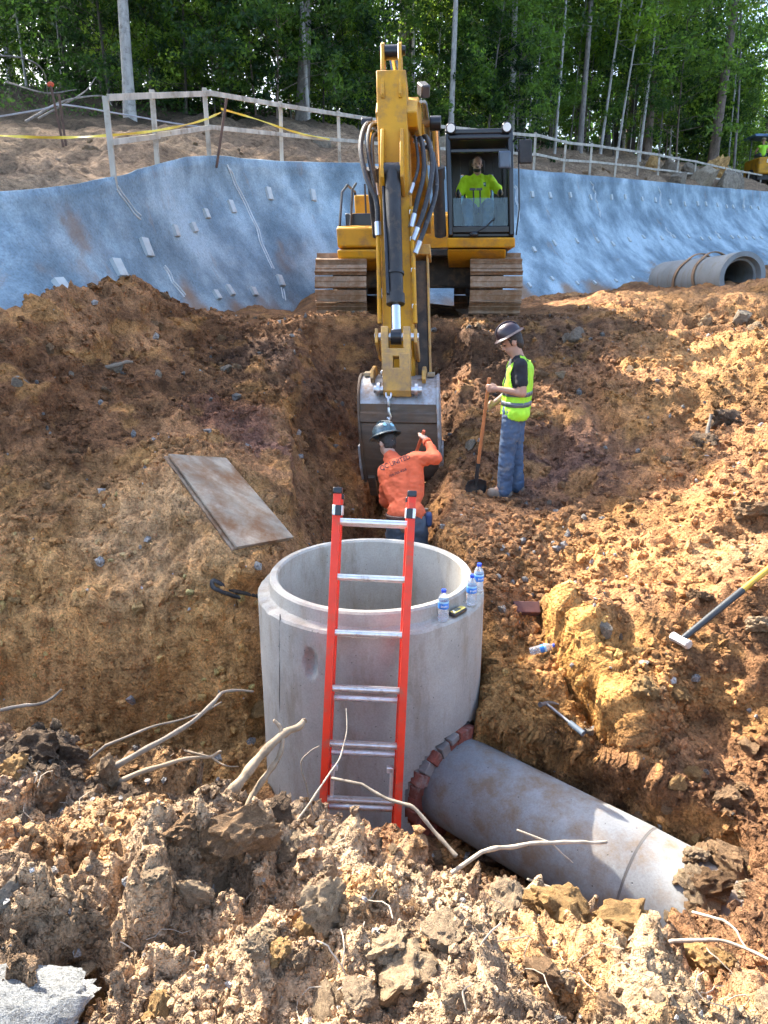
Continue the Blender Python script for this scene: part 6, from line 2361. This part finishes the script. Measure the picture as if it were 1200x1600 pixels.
def bottle(base, M3, label, k, h=.20, r=.032):
    prof = [(.001, 0), (r * .86, 0), (r, .008), (r, .03), (r * .94, .036), (r, .042), (r, .06), (r * .94, .066), (r, .072), (r * .985, .085), (r * .985, .125), (r, .132), (r * .96, .145), (r * .72, .166), (r * .40, .180), (r * .38, .186)]
    M = Matrix.Translation(base) @ M3.to_4x4() @ Matrix.Diagonal((h / .2,) * 3 + (1,))
    o = obj('water_bottle', MB().lathe(prof, 24, M), WATER, loc=tuple(base), ang=50)
    tag(o, label, 'bottle')
    obj('cap', MB().lathe([(.001, .200), (r * .44, .200), (r * .46, .198), (r * .46, .183), (.001, .183)], 20, M), CAPB, o)
    lb = obj('label', MB().lathe([(r * 1.0, .084), (r * 1.01, .085), (r * 1.01, .118), (r * 1.0, .119)], 28, M), LABB, o)
    obj('label_band', MB().lathe([(r * 1.012, .119), (r * 1.02, .1195), (r * 1.02, .130), (r * 1.012, .131)], 28, M), LABL, o)
    # white print on the label
    for j in range(5):
        a0 = -math.pi / 2 - .55 + j * .27 + k * .15
        vs = []
        for a_, z_ in ((a0, .095 + .003 * (j % 2)), (a0 + .15, .095), (a0 + .15, .108 - .002 * (j % 3)), (a0, .108)):
            vs.append(M @ Vector((r * 1.022 * math.cos(a_), r * 1.022 * math.sin(a_), z_)))
        obj('label_print', MB().add(vs, [(0, 1, 2, 3)]), WHITE, lb)
    return o


SHZ = cz - .098


def shelf(px, py):
    d = P(px, py, 1.0)
    return d * (SHZ / d.z)


I3 = Matrix.Identity(3)
for px, py, lab, k in ((682, 965, 'left small water bottle on the manhole ledge beside the yellow device', 0), (731, 944, 'middle small water bottle on the manhole ledge', 1), (748, 926, 'rearmost small water bottle on the right edge of the manhole ledge', 2)):
    q = shelf(px, py)
    r2 = math.hypot(q.x - MH[0], q.y - MH[1])
    e = Vector((q.x - MH[0], q.y - MH[1], 0)) / r2
    q = Vector((MH[0], MH[1], SHZ + .004)) + e * .70
    bottle(q, I3, lab, k, .195)
q = shelf(706, 957)
e = Vector((q.x - MH[0], q.y - MH[1], 0)).normalized()
q = Vector((MH[0], MH[1], SHZ + .018)) + e * .701
tg_ = Vector((-e.y, e.x, 0))
Rm = Matrix((tg_, e, Vector((0, 0, 1)))).transposed()
DV = obj('measuring_device', MB().box(q, (.125, .05, .026), Rm), plain('device_black', (.03, .03, .028), .5), loc=tuple(q), bevel=.008)
tag(DV, 'small yellow and black handheld measuring device lying on the manhole ledge', 'device')
obj('top_face', MB().box(q + Vector((0, 0, .0145)), (.112, .038, .004), Rm), plain('device_yellow', (.52, .42, .10), .5), DV, bevel=.003)
obj('screen', MB().box(q + Vector((0, 0, .0175)) - tg_ * .008, (.05, .026, .002), Rm), plain('device_screen', (.10, .12, .11), .2), DV)
for sx in (-1, 1):
    obj('button', MB().box(q + Vector((0, 0, .0178)) - tg_ * (.042 + .012 * sx * .5) + e * (.008 * sx), (.010, .008, .003), Rm), WHITE, DV)


# ------------------------------------------------------------------ things lying on the soil
def lay(px, py):
    p_, n_ = hit(px, py)
    return p_, n_


def frame(n, along):
    n = n.normalized()
    a = (along - n * along.dot(n)).normalized()
    return a, n.cross(a), n


# plywood sheet on the left bank
tl, tr_, bl_, br_ = P(260, 716, 6.15), P(350, 722, 6.58), P(366, 862, 5.62), P(455, 846, 6.02)
bx0 = (bl_ - tl)
by0 = (tr_ - tl)
nn = by0.cross(bx0).normalized()
if nn.z < 0:
    nn = -nn
M_PLY = plain('weathered_plywood', (.27, .225, .17), .8, var=.4, scale=3, dirt=(.17, .085, .038), dirt_amt=.72, dscale=3.4, bumps=.3, stretch=(1, 3, 1))
off_ = nn * .05
cs = [tl + off_, tr_ + off_, br_ + off_ + nn * .0, bl_ + off_]
o = obj('plywood_sheet', MB().add(cs + [q - nn * .02 for q in cs], [(0, 1, 2, 3), (7, 6, 5, 4), (0, 4, 5, 1), (1, 5, 6, 2), (2, 6, 7, 3), (3, 7, 4, 0)]), M_PLY, loc=tuple(tl), bevel=.003)
tag(o, 'weathered plywood sheet lying on the left bank above the manhole', 'plywood sheet')
sh_ = (tl - tr_) * .035 + (bl_ - tl) * -.01 - nn * .035
cs2 = [q + sh_ for q in cs]
o = obj('plywood_sheet', MB().add(cs2 + [q - nn * .018 for q in cs2], [(0, 1, 2, 3), (7, 6, 5, 4), (0, 4, 5, 1), (1, 5, 6, 2), (2, 6, 7, 3), (3, 7, 4, 0)]), M_PLY, loc=tuple(cs2[0]), bevel=.003)
tag(o, 'second plywood sheet showing as an edge beneath the upper sheet', 'plywood sheet')
# black hose
hp_ = [lay(px, py)[0] + Vector((0, 0, .02)) for px, py in ((405, 936), (385, 931), (360, 925), (340, 913), (332, 912), (334, 922), (352, 930), (375, 938))]
o = obj('black_hose', MB().tube([Vector(q) for q in catmull(hp_, 6)], .016, 8), RUBBER, loc=tuple(hp_[0]))
tag(o, 'loop of black hose on the soil left of the manhole', 'hose')
# loose brick
p_, n_ = lay(820, 955)
a, b, n = frame(n_ + Vector((0, -.5, .2)), Vector((1, .1, -.12)))
o = obj('loose_brick', MB().box(p_ + n * .045, (.19, .09, .06), Matrix((a, b, n)).transposed()), plain('dark_brick', (.10, .042, .036), .8, var=.3), loc=tuple(p_), bevel=.006)
tag(o, 'single dark red brick lying on the soil right of the manhole', 'brick')
# empty bottle
p_, n_ = lay(850, 1020)
a, b, n = frame(n_, Vector((1, .12, .1)))
bottle(p_ + n * .05 + Vector((0, 0, .02)) - a * .09, Matrix((b, n, a)).transposed(), 'empty water bottle lying on its side on the yellow soil', 3, .17)
# claw hammer
p0, n0 = lay(910, 1155)
p1, n1 = lay(852, 1112)
p0, p1 = p0 + Vector((0, 0, .04)), p1 + Vector((0, 0, .06))
HA = obj('claw_hammer', MB().tube([p0, p0.lerp(p1, .35), p0.lerp(p1, .36), p1], [.018, .016, .010, .009], 12), plain('hammer_steel', (.20, .21, .22), .4, metal=.6, var=.2), loc=tuple(p0))
tag(HA, 'steel claw hammer lying on the yellow soil behind the pipe', 'hammer')
hd = (p1 - p0).normalized()
hs = hd.cross(Vector((0, .3, 1))).normalized()
obj('hammer_head', MB().tube([p1 - hs * .055, p1 - hs * .03, p1 + hs * .02, p1 + hs * .055 - hd * .01, p1 + hs * .085 - hd * .035], [.017, .013, .013, .009, .004], 10), plain('hammer_steel', (.2, .2, .2)), HA)
obj('grip', MB().tube([p0 - hd * .004, p0.lerp(p1, .34)], [.0195, .0178], 12), plain('grip_blue_grey', (.10, .13, .16), .6), HA)
# sledge hammer with yellow and black handle
h0, _ = lay(1062, 1012)
h1, _ = lay(1195, 905)
h0 = h0 + Vector((0, 0, .05))
h1 = h1 + Vector((0, 0, .06))
ud = (h1 - h0).normalized()
h1 = h0 + ud * max((h1 - h0).length * 1.15, .85)
SL = obj('sledge_hammer', MB().tube([h0, h0.lerp(h1, .28), h0.lerp(h1, .62)], [.020, .022, .023], 12), plain('grip_black', (.025, .03, .034), .5), loc=tuple(h0))
tag(SL, 'sledge hammer with black and yellow handle lying on the right bank', 'sledge hammer')
obj('handle_end', MB().tube([h0.lerp(h1, .615), h1], [.020, .021], 12), plain('handle_yellow', (.50, .30, .03), .5), SL)
sx_ = ud.cross(Vector((0, 0, 1))).normalized()
M_SL = plain('sledge_steel', (.50, .50, .48), .4, metal=.5, var=.2, dirt=(.3, .2, .12), dirt_amt=.25)
obj('sledge_head', MB().tube([h0 - ud * .0 - sx_ * .07, h0 - sx_ * .062, h0 - sx_ * .03, h0 + sx_ * .03, h0 + sx_ * .062, h0 + sx_ * .07], [.026, .032, .028, .028, .032, .026], 8), M_SL, SL)

# ------------------------------------------------------------------ roots and sticks on the near berm
M_ROOT = bark('root_pale', (.25, .19, .125), .3)
M_STICK = bark('stick_grey', (.20, .165, .125), .3)
M_WHITE = bark('root_white', (.38, .32, .24), .25)
STICKS = [
    ([(125, 1225, 2.95), (190, 1192, 3.0), (265, 1150, 3.1), (330, 1100, 3.2), (352, 1082, 3.3), (395, 1080, 3.4)], .019, .006, M_STICK, 'long straight grey stick jutting from the berm towards the manhole'),
    ([(165, 1165, 3.1), (240, 1135, 3.15), (300, 1120, 3.25), (345, 1098, 3.3)], .008, .004, M_STICK, 'thin grey twig behind the long straight stick'),
    ([(185, 1222, 2.95), (240, 1200, 3.0), (285, 1187, 3.05), (330, 1182, 3.1), (345, 1175, 3.1)], .015, .007, M_ROOT, 'knotty root below the long grey stick'),
    ([(330, 1183, 3.1), (350, 1195, 3.08), (372, 1198, 3.1)], .006, .003, M_ROOT, 'small forked root tip at the end of the knotty root'),
    ([(345, 1262, 2.9), (372, 1225, 2.95), (410, 1180, 3.05), (450, 1145, 3.15), (475, 1127, 3.2)], .030, .020, M_ROOT, 'thick pale broken root sticking up left of the ladder'),
    ([(395, 1240, 2.98), (425, 1200, 3.05), (440, 1170, 3.1), (438, 1140, 3.15), (430, 1126, 3.15)], .017, .011, M_ROOT, 'crooked root stub behind the thick pale root'),
    ([(468, 1278, 2.85), (500, 1230, 2.9), (530, 1185, 3.0), (541, 1145, 3.05), (541, 1108, 3.1)], .0055, .003, M_WHITE, 'thin white whip curving up in front of the ladder'),
    ([(478, 1225, 2.95), (470, 1195, 2.95), (480, 1178, 2.95), (498, 1166, 2.95)], .005, .003, M_STICK, 'small branching twig left of the ladder rungs'),
    ([(566, 1227, 2.92), (610, 1250, 2.88), (645, 1262, 2.84), (680, 1300, 2.8), (712, 1337, 2.75)], .008, .014, M_STICK, 'gnarled grey root crossing in front of the ladder foot'),
    ([(752, 1332, 2.78), (800, 1322, 2.85), (860, 1316, 2.9), (905, 1316, 2.95), (946, 1315, 3.0)], .011, .010, M_WHITE, 'pale stick pointing right across the concrete pipe'),
    ([(862, 1318, 2.9), (880, 1335, 2.9), (895, 1348, 2.9)], .005, .003, M_WHITE, 'small twig hanging from the pale stick over the pipe'),
    ([(0, 1108, 3.3), (40, 1103, 3.3), (72, 1096, 3.3), (94, 1079, 3.3)], .012, .008, M_STICK, 'short grey branch at the left edge below the yellow cut'),
    ([(280, 1432, 2.28), (292, 1455, 2.2), (300, 1475, 2.15), (290, 1497, 2.1), (296, 1522, 2.05)], .010, .004, M_WHITE, 'left one of two white roots lying on the near soil'),
    ([(308, 1436, 2.25), (307, 1465, 2.18), (315, 1510, 2.05), (320, 1555, 1.95), (326, 1600, 1.85)], .009, .006, M_WHITE, 'right one of two white roots running down to the lower edge'),
    ([(1050, 1470, 2.55), (1100, 1468, 2.55), (1150, 1476, 2.52), (1205, 1502, 2.45)], .009, .007, M_WHITE, 'pale root along the soil at the lower right edge'),
    ([(1130, 1438, 2.65), (1150, 1455, 2.6), (1165, 1480, 2.55)], .007, .004, M_WHITE, 'short white rootlet above the pale root at lower right'),
    ([(870, 1390, 2.72), (905, 1420, 2.65), (930, 1445, 2.6)], .006, .004, M_STICK, 'thin brown twig on the clods near the pipe'),
    ([(1005, 805, 6.5), (1035, 812, 6.4), (1038, 822, 6.4)], .014, .008, M_STICK, 'thin bent root on the bank below the standing person'),
    ([(1103, 690, 7.5), (1110, 650, 7.6)], .03, .018, M_STICK, 'short stub of root standing on the right bank'),
    ([(150, 575, 8.0), (185, 568, 8.1), (205, 565, 8.2)], .035, .02, M_STICK, 'grey broken root poking from the left bank'),
    ([(0, 600, 6.7), (25, 592, 6.8), (45, 598, 6.9)], .03, .015, M_STICK, 'pale broken root at the left edge of the left bank'),
]
for pts, r0_, r1_, mat, lab in STICKS:
    r0_, r1_ = r0_ * .8, r1_ * .6
    q3 = []
    for (px, py, d) in pts:
        q = P(px, py, d)
        q3.append(q)
    c = catmull(q3, 6)
    c = catmull(list(c[::3] + RNG.normal(size=c[::3].shape) * r0_ * .22) + [c[-1]], 5)
    ph = random.uniform(0, 6)
    rs = [(r0_ + (r1_ - r0_) * i / (len(c) - 1)) * (1 + .10 * math.sin(i * .9 + ph) + .05 * random.uniform(-1, 1)) for i in range(len(c))]
    # both ends seated: the thick end goes on into the soil
    first = Vector(c[0])
    gz = drop(first.x, first.y)
    cc = [Vector(q) for q in c]
    if first.z > gz - .01:
        dn = (first - cc[2]).normalized() + Vector((0, 0, -.45))
        cc = [first + dn.normalized() * .14] + cc
        rs = [r0_] + rs
    o = obj('stick' if 'stick' in lab or 'twig' in lab else ('branch' if 'branch' in lab else 'root'), MB().tube(cc, rs, 8), mat, loc=tuple(cc[0]), ang=60)
    tag(o, lab, 'stick' if 'stick' in lab or 'twig' in lab else ('branch' if 'branch' in lab else 'root'))


def rootlets():
    """hair-fine roots hanging in the near soil"""
    mb = MB()
    for k in range(90):
        px, py = random.choice(((random.uniform(20, 260), random.uniform(1165, 1260)), (random.uniform(380, 600), random.uniform(1230, 1330)), (random.uniform(720, 1180), random.uniform(1380, 1580)), (random.uniform(100, 900), random.uniform(1350, 1590))))
        p_, n_ = hit(px, py)
        if p_ is None or p_.y > 3.2:
            continue
        q = [p_ - n_ * .01]
        d = Vector((random.uniform(-1, 1), random.uniform(-.5, .5), random.uniform(-.2, .7)))
        for j in range(6):
            d = (d + Vector((random.uniform(-.7, .7), random.uniform(-.7, .7), random.uniform(-.7, .4)))).normalized()
            q.append(q[-1] + d * random.uniform(.012, .035))
        mb.tube(q, [random.uniform(.0012, .0022)] * len(q), 4)
    o = obj('rootlets', mb, M_WHITE, GROUND)
    o['kind'] = 'stuff'


rootlets()
# pale boulder at the lower left corner
q = P(28, 1592, 1.72)
bo = bpy.data.objects.new('boulder', clod_mesh('boulder', 77, clod_mat('pale_boulder', (.42, .43, .42), 1.15), 5, .28))
bo.location = q + Vector((-.03, .0, -.03))
bo.rotation_euler = (.25, .45, .6)
bo.scale = (.27, .2, .17)
COL.objects.link(bo)
tag(bo, 'large pale bluish-white boulder in the lower left corner', 'boulder')

# ------------------------------------------------------------------ concrete pipe lying on the right bank, with straps
pa, pb = P(1040, 439, 17.4), P(1162, 428, 14.2)
gz = max(drop(pa.x, pa.y), -.5)
pd_ = (pb - pa)
pd_.z *= .6
pd_.normalize()
RP = .43
SPIPE = root('spare_concrete_pipe', pa, 'large spare concrete pipe lying on the right bank with brown straps', 'pipe')
px_ = pd_.cross(Vector((0, 0, 1))).normalized()
pu_ = px_.cross(pd_)
Lp = 3.3
vs, fs = [], []
n = 56
rings = [(0, RP * .97), (.04, RP), (Lp - .45, RP), (Lp - .35, RP * 1.05), (Lp, RP * 1.07), (Lp + .004, RP * .86), (Lp - .12, RP * .78), (Lp - .14, RP * .70), (0.3, RP * .7)]
for t, r_ in rings:
    for k in range(n):
        a = 2 * math.pi * k / n
        vs.append(pa + pd_ * t + (px_ * math.cos(a) + pu_ * math.sin(a)) * r_)
for i in range(len(rings) - 1):
    for k in range(n):
        k2 = (k + 1) % n
        fs.append((i * n + k, i * n + k2, (i + 1) * n + k2, (i + 1) * n + k))
fs.append(tuple(range(n)))
fs.append(tuple((len(rings) - 1) * n + k for k in range(n)))
obj('pipe_barrel', MB().add(vs, fs), concrete('spare_concrete', (.20, .22, .225), (.17, .14, .10), .35), SPIPE, ang=40)
M_STRAP = plain('brown_strap', (.24, .15, .085), .8, var=.3)
for t, tl_ in ((1.35, .45), (2.2, -.3)):
    ring = []
    for k in range(41):
        a = 2 * math.pi * k / 40
        rad = RP * 1.025 + (.07 * max(0, math.cos((a - 1.7) * 2.2)) if abs(a - 1.7) < .7 else 0)
        ring.append(pa + pd_ * (t + tl_ * .35 * math.sin(a)) + (px_ * math.cos(a) + pu_ * math.sin(a)) * rad)
    vs, fs = [], []
    for q in ring:
        c_ = q - (pa + pd_ * ((q - pa).dot(pd_)))
        nr_ = c_.normalized()
        for e_ in (-.05, .05):
            vs += [q + pd_ * e_, q + pd_ * e_ + nr_ * .02]
    for k in range(40):
        A, B2 = k * 4, (k + 1) * 4
        fs += [(A + 1, A + 3, B2 + 3, B2 + 1), (A, A + 1, B2 + 1, B2), (A + 3, A + 2, B2 + 2, B2 + 3)]
    obj('strap', MB().add(vs, fs), M_STRAP, SPIPE, ang=60)

# ------------------------------------------------------------------ roller with driver in the far right background
rq = P(1192, 300, 44.0)
rz = up_z(rq.x, rq.y)
RL = root('roller', (rq.x, rq.y, rz), 'yellow roller with blue canopy at the far right edge behind the fence', 'roller')


def Q(x, y, z):
    return Vector((rq.x + x, rq.y + y, rz + z))


def qbox(x0, x1, y0, y1, z0, z1):
    return MB().box(Q((x0 + x1) / 2, (y0 + y1) / 2, (z0 + z1) / 2), (x1 - x0, y1 - y0, z1 - z0))


obj('engine_body', qbox(-.8, .75, -.7, 1.2, .75, 1.65), CAT, RL, bevel=.08)
obj('chassis', qbox(-.7, .7, -.5, 1.4, .45, .745), BLACKM, RL, bevel=.03)
for k in range(4):
    obj('grille_slat', qbox(.18, .68, -.72, -.702, .9 + k * .16, .98 + k * .16), BLACKM, RL)
obj('name_plate', qbox(-.35, .12, -.72, -.702, 1.35, 1.55), WHITE, RL)
for sx in (-1, 1):
    obj('wheel', MB().cyl(Q(sx * .45, .2, .55), Q(sx * .85, .2, .55), .55, 28), plain('tyre', (.03, .03, .03), .8), RL, bevel=.05)
    obj('canopy_post', MB().cyl(Q(sx * .55, 1.1, 1.6), Q(sx * .55, 1.1, 2.9), .04, 8), BLACK, RL)
obj('drum', MB().cyl(Q(-.95, 2.6, .7), Q(.95, 2.6, .7), .7, 32), STEEL, RL, bevel=.02)
obj('canopy', qbox(-.75, .8, .3, 1.9, 2.9, 3.05), plain('blue_canopy', (.10, .17, .32), .5), RL, bevel=.04)
obj('seat', qbox(-.3, .2, .3, .75, 1.66, 1.8), BLACKM, RL, bevel=.03)
hc = Q(-.1, .55, 2.68)
hp, HR, hf, hl, hu = head_parts(hc, (0, 1, -.05), (0, 0, 1))
body = hp + [('c', Q(-.1, .55, 2.48), hc, .06, .06), ('c', Q(-.1, .5, 1.95), Q(-.1, .52, 2.3), .15, .16), ('c', Q(-.32, .55, 2.4), Q(.12, .55, 2.4), .075, .075), ('c', Q(-.32, .55, 2.4), Q(-.45, .65, 2.12), .055, .045), ('c', Q(-.45, .65, 2.12), Q(-.3, .95, 2.05), .045, .03), ('c', Q(.12, .55, 2.4), Q(.26, .65, 2.12), .055, .045), ('c', Q(.26, .65, 2.12), Q(.1, .95, 2.05), .045, .03),
             ('c', Q(-.2, .55, 1.92), Q(-.25, 1.05, 1.95), .09, .07), ('c', Q(0, .55, 1.92), Q(.05, 1.05, 1.95), .09, .07), ('c', Q(-.25, 1.05, 1.95), Q(-.25, 1.15, 1.72), .06, .05), ('c', Q(.05, 1.05, 1.95), Q(.05, 1.15, 1.72), .06, .05)]
body += hand_parts(Q(-.3, .95, 2.05), (.5, .8, 0), (0, 0, -1), (1, 0, 0)) + hand_parts(Q(.1, .95, 2.05), (-.5, .8, 0), (0, 0, -1), (-1, 0, 0))
PD = as_obj('person', remesh(body, .011, 3, 'person'), SKIN, loc=Q(-.1, .55, 1.8))
tag(PD, 'distant person in lime vest and hat driving the yellow roller, seen from behind', 'person')
as_obj('vest', remesh([('c', Q(-.1, .5, 2.0), Q(-.1, .52, 2.3), .19, .19), ('c', Q(-.30, .55, 2.38), Q(.10, .55, 2.38), .11, .11)], .016, 4, 'vest'), LIMEV, PD)
as_obj('trousers', remesh([('c', Q(-.2, .55, 1.93), Q(-.25, 1.05, 1.95), .11, .09), ('c', Q(0, .55, 1.93), Q(.05, 1.05, 1.95), .11, .09), ('c', Q(-.2, .5, 1.95), Q(0, .5, 1.95), .14, .14)], .016, 3, 'trousers'), JEANS2, PD)
hard_hat(PD, hc, hf, hl, hu, plain('tan_hat', (.40, .33, .22), .5))
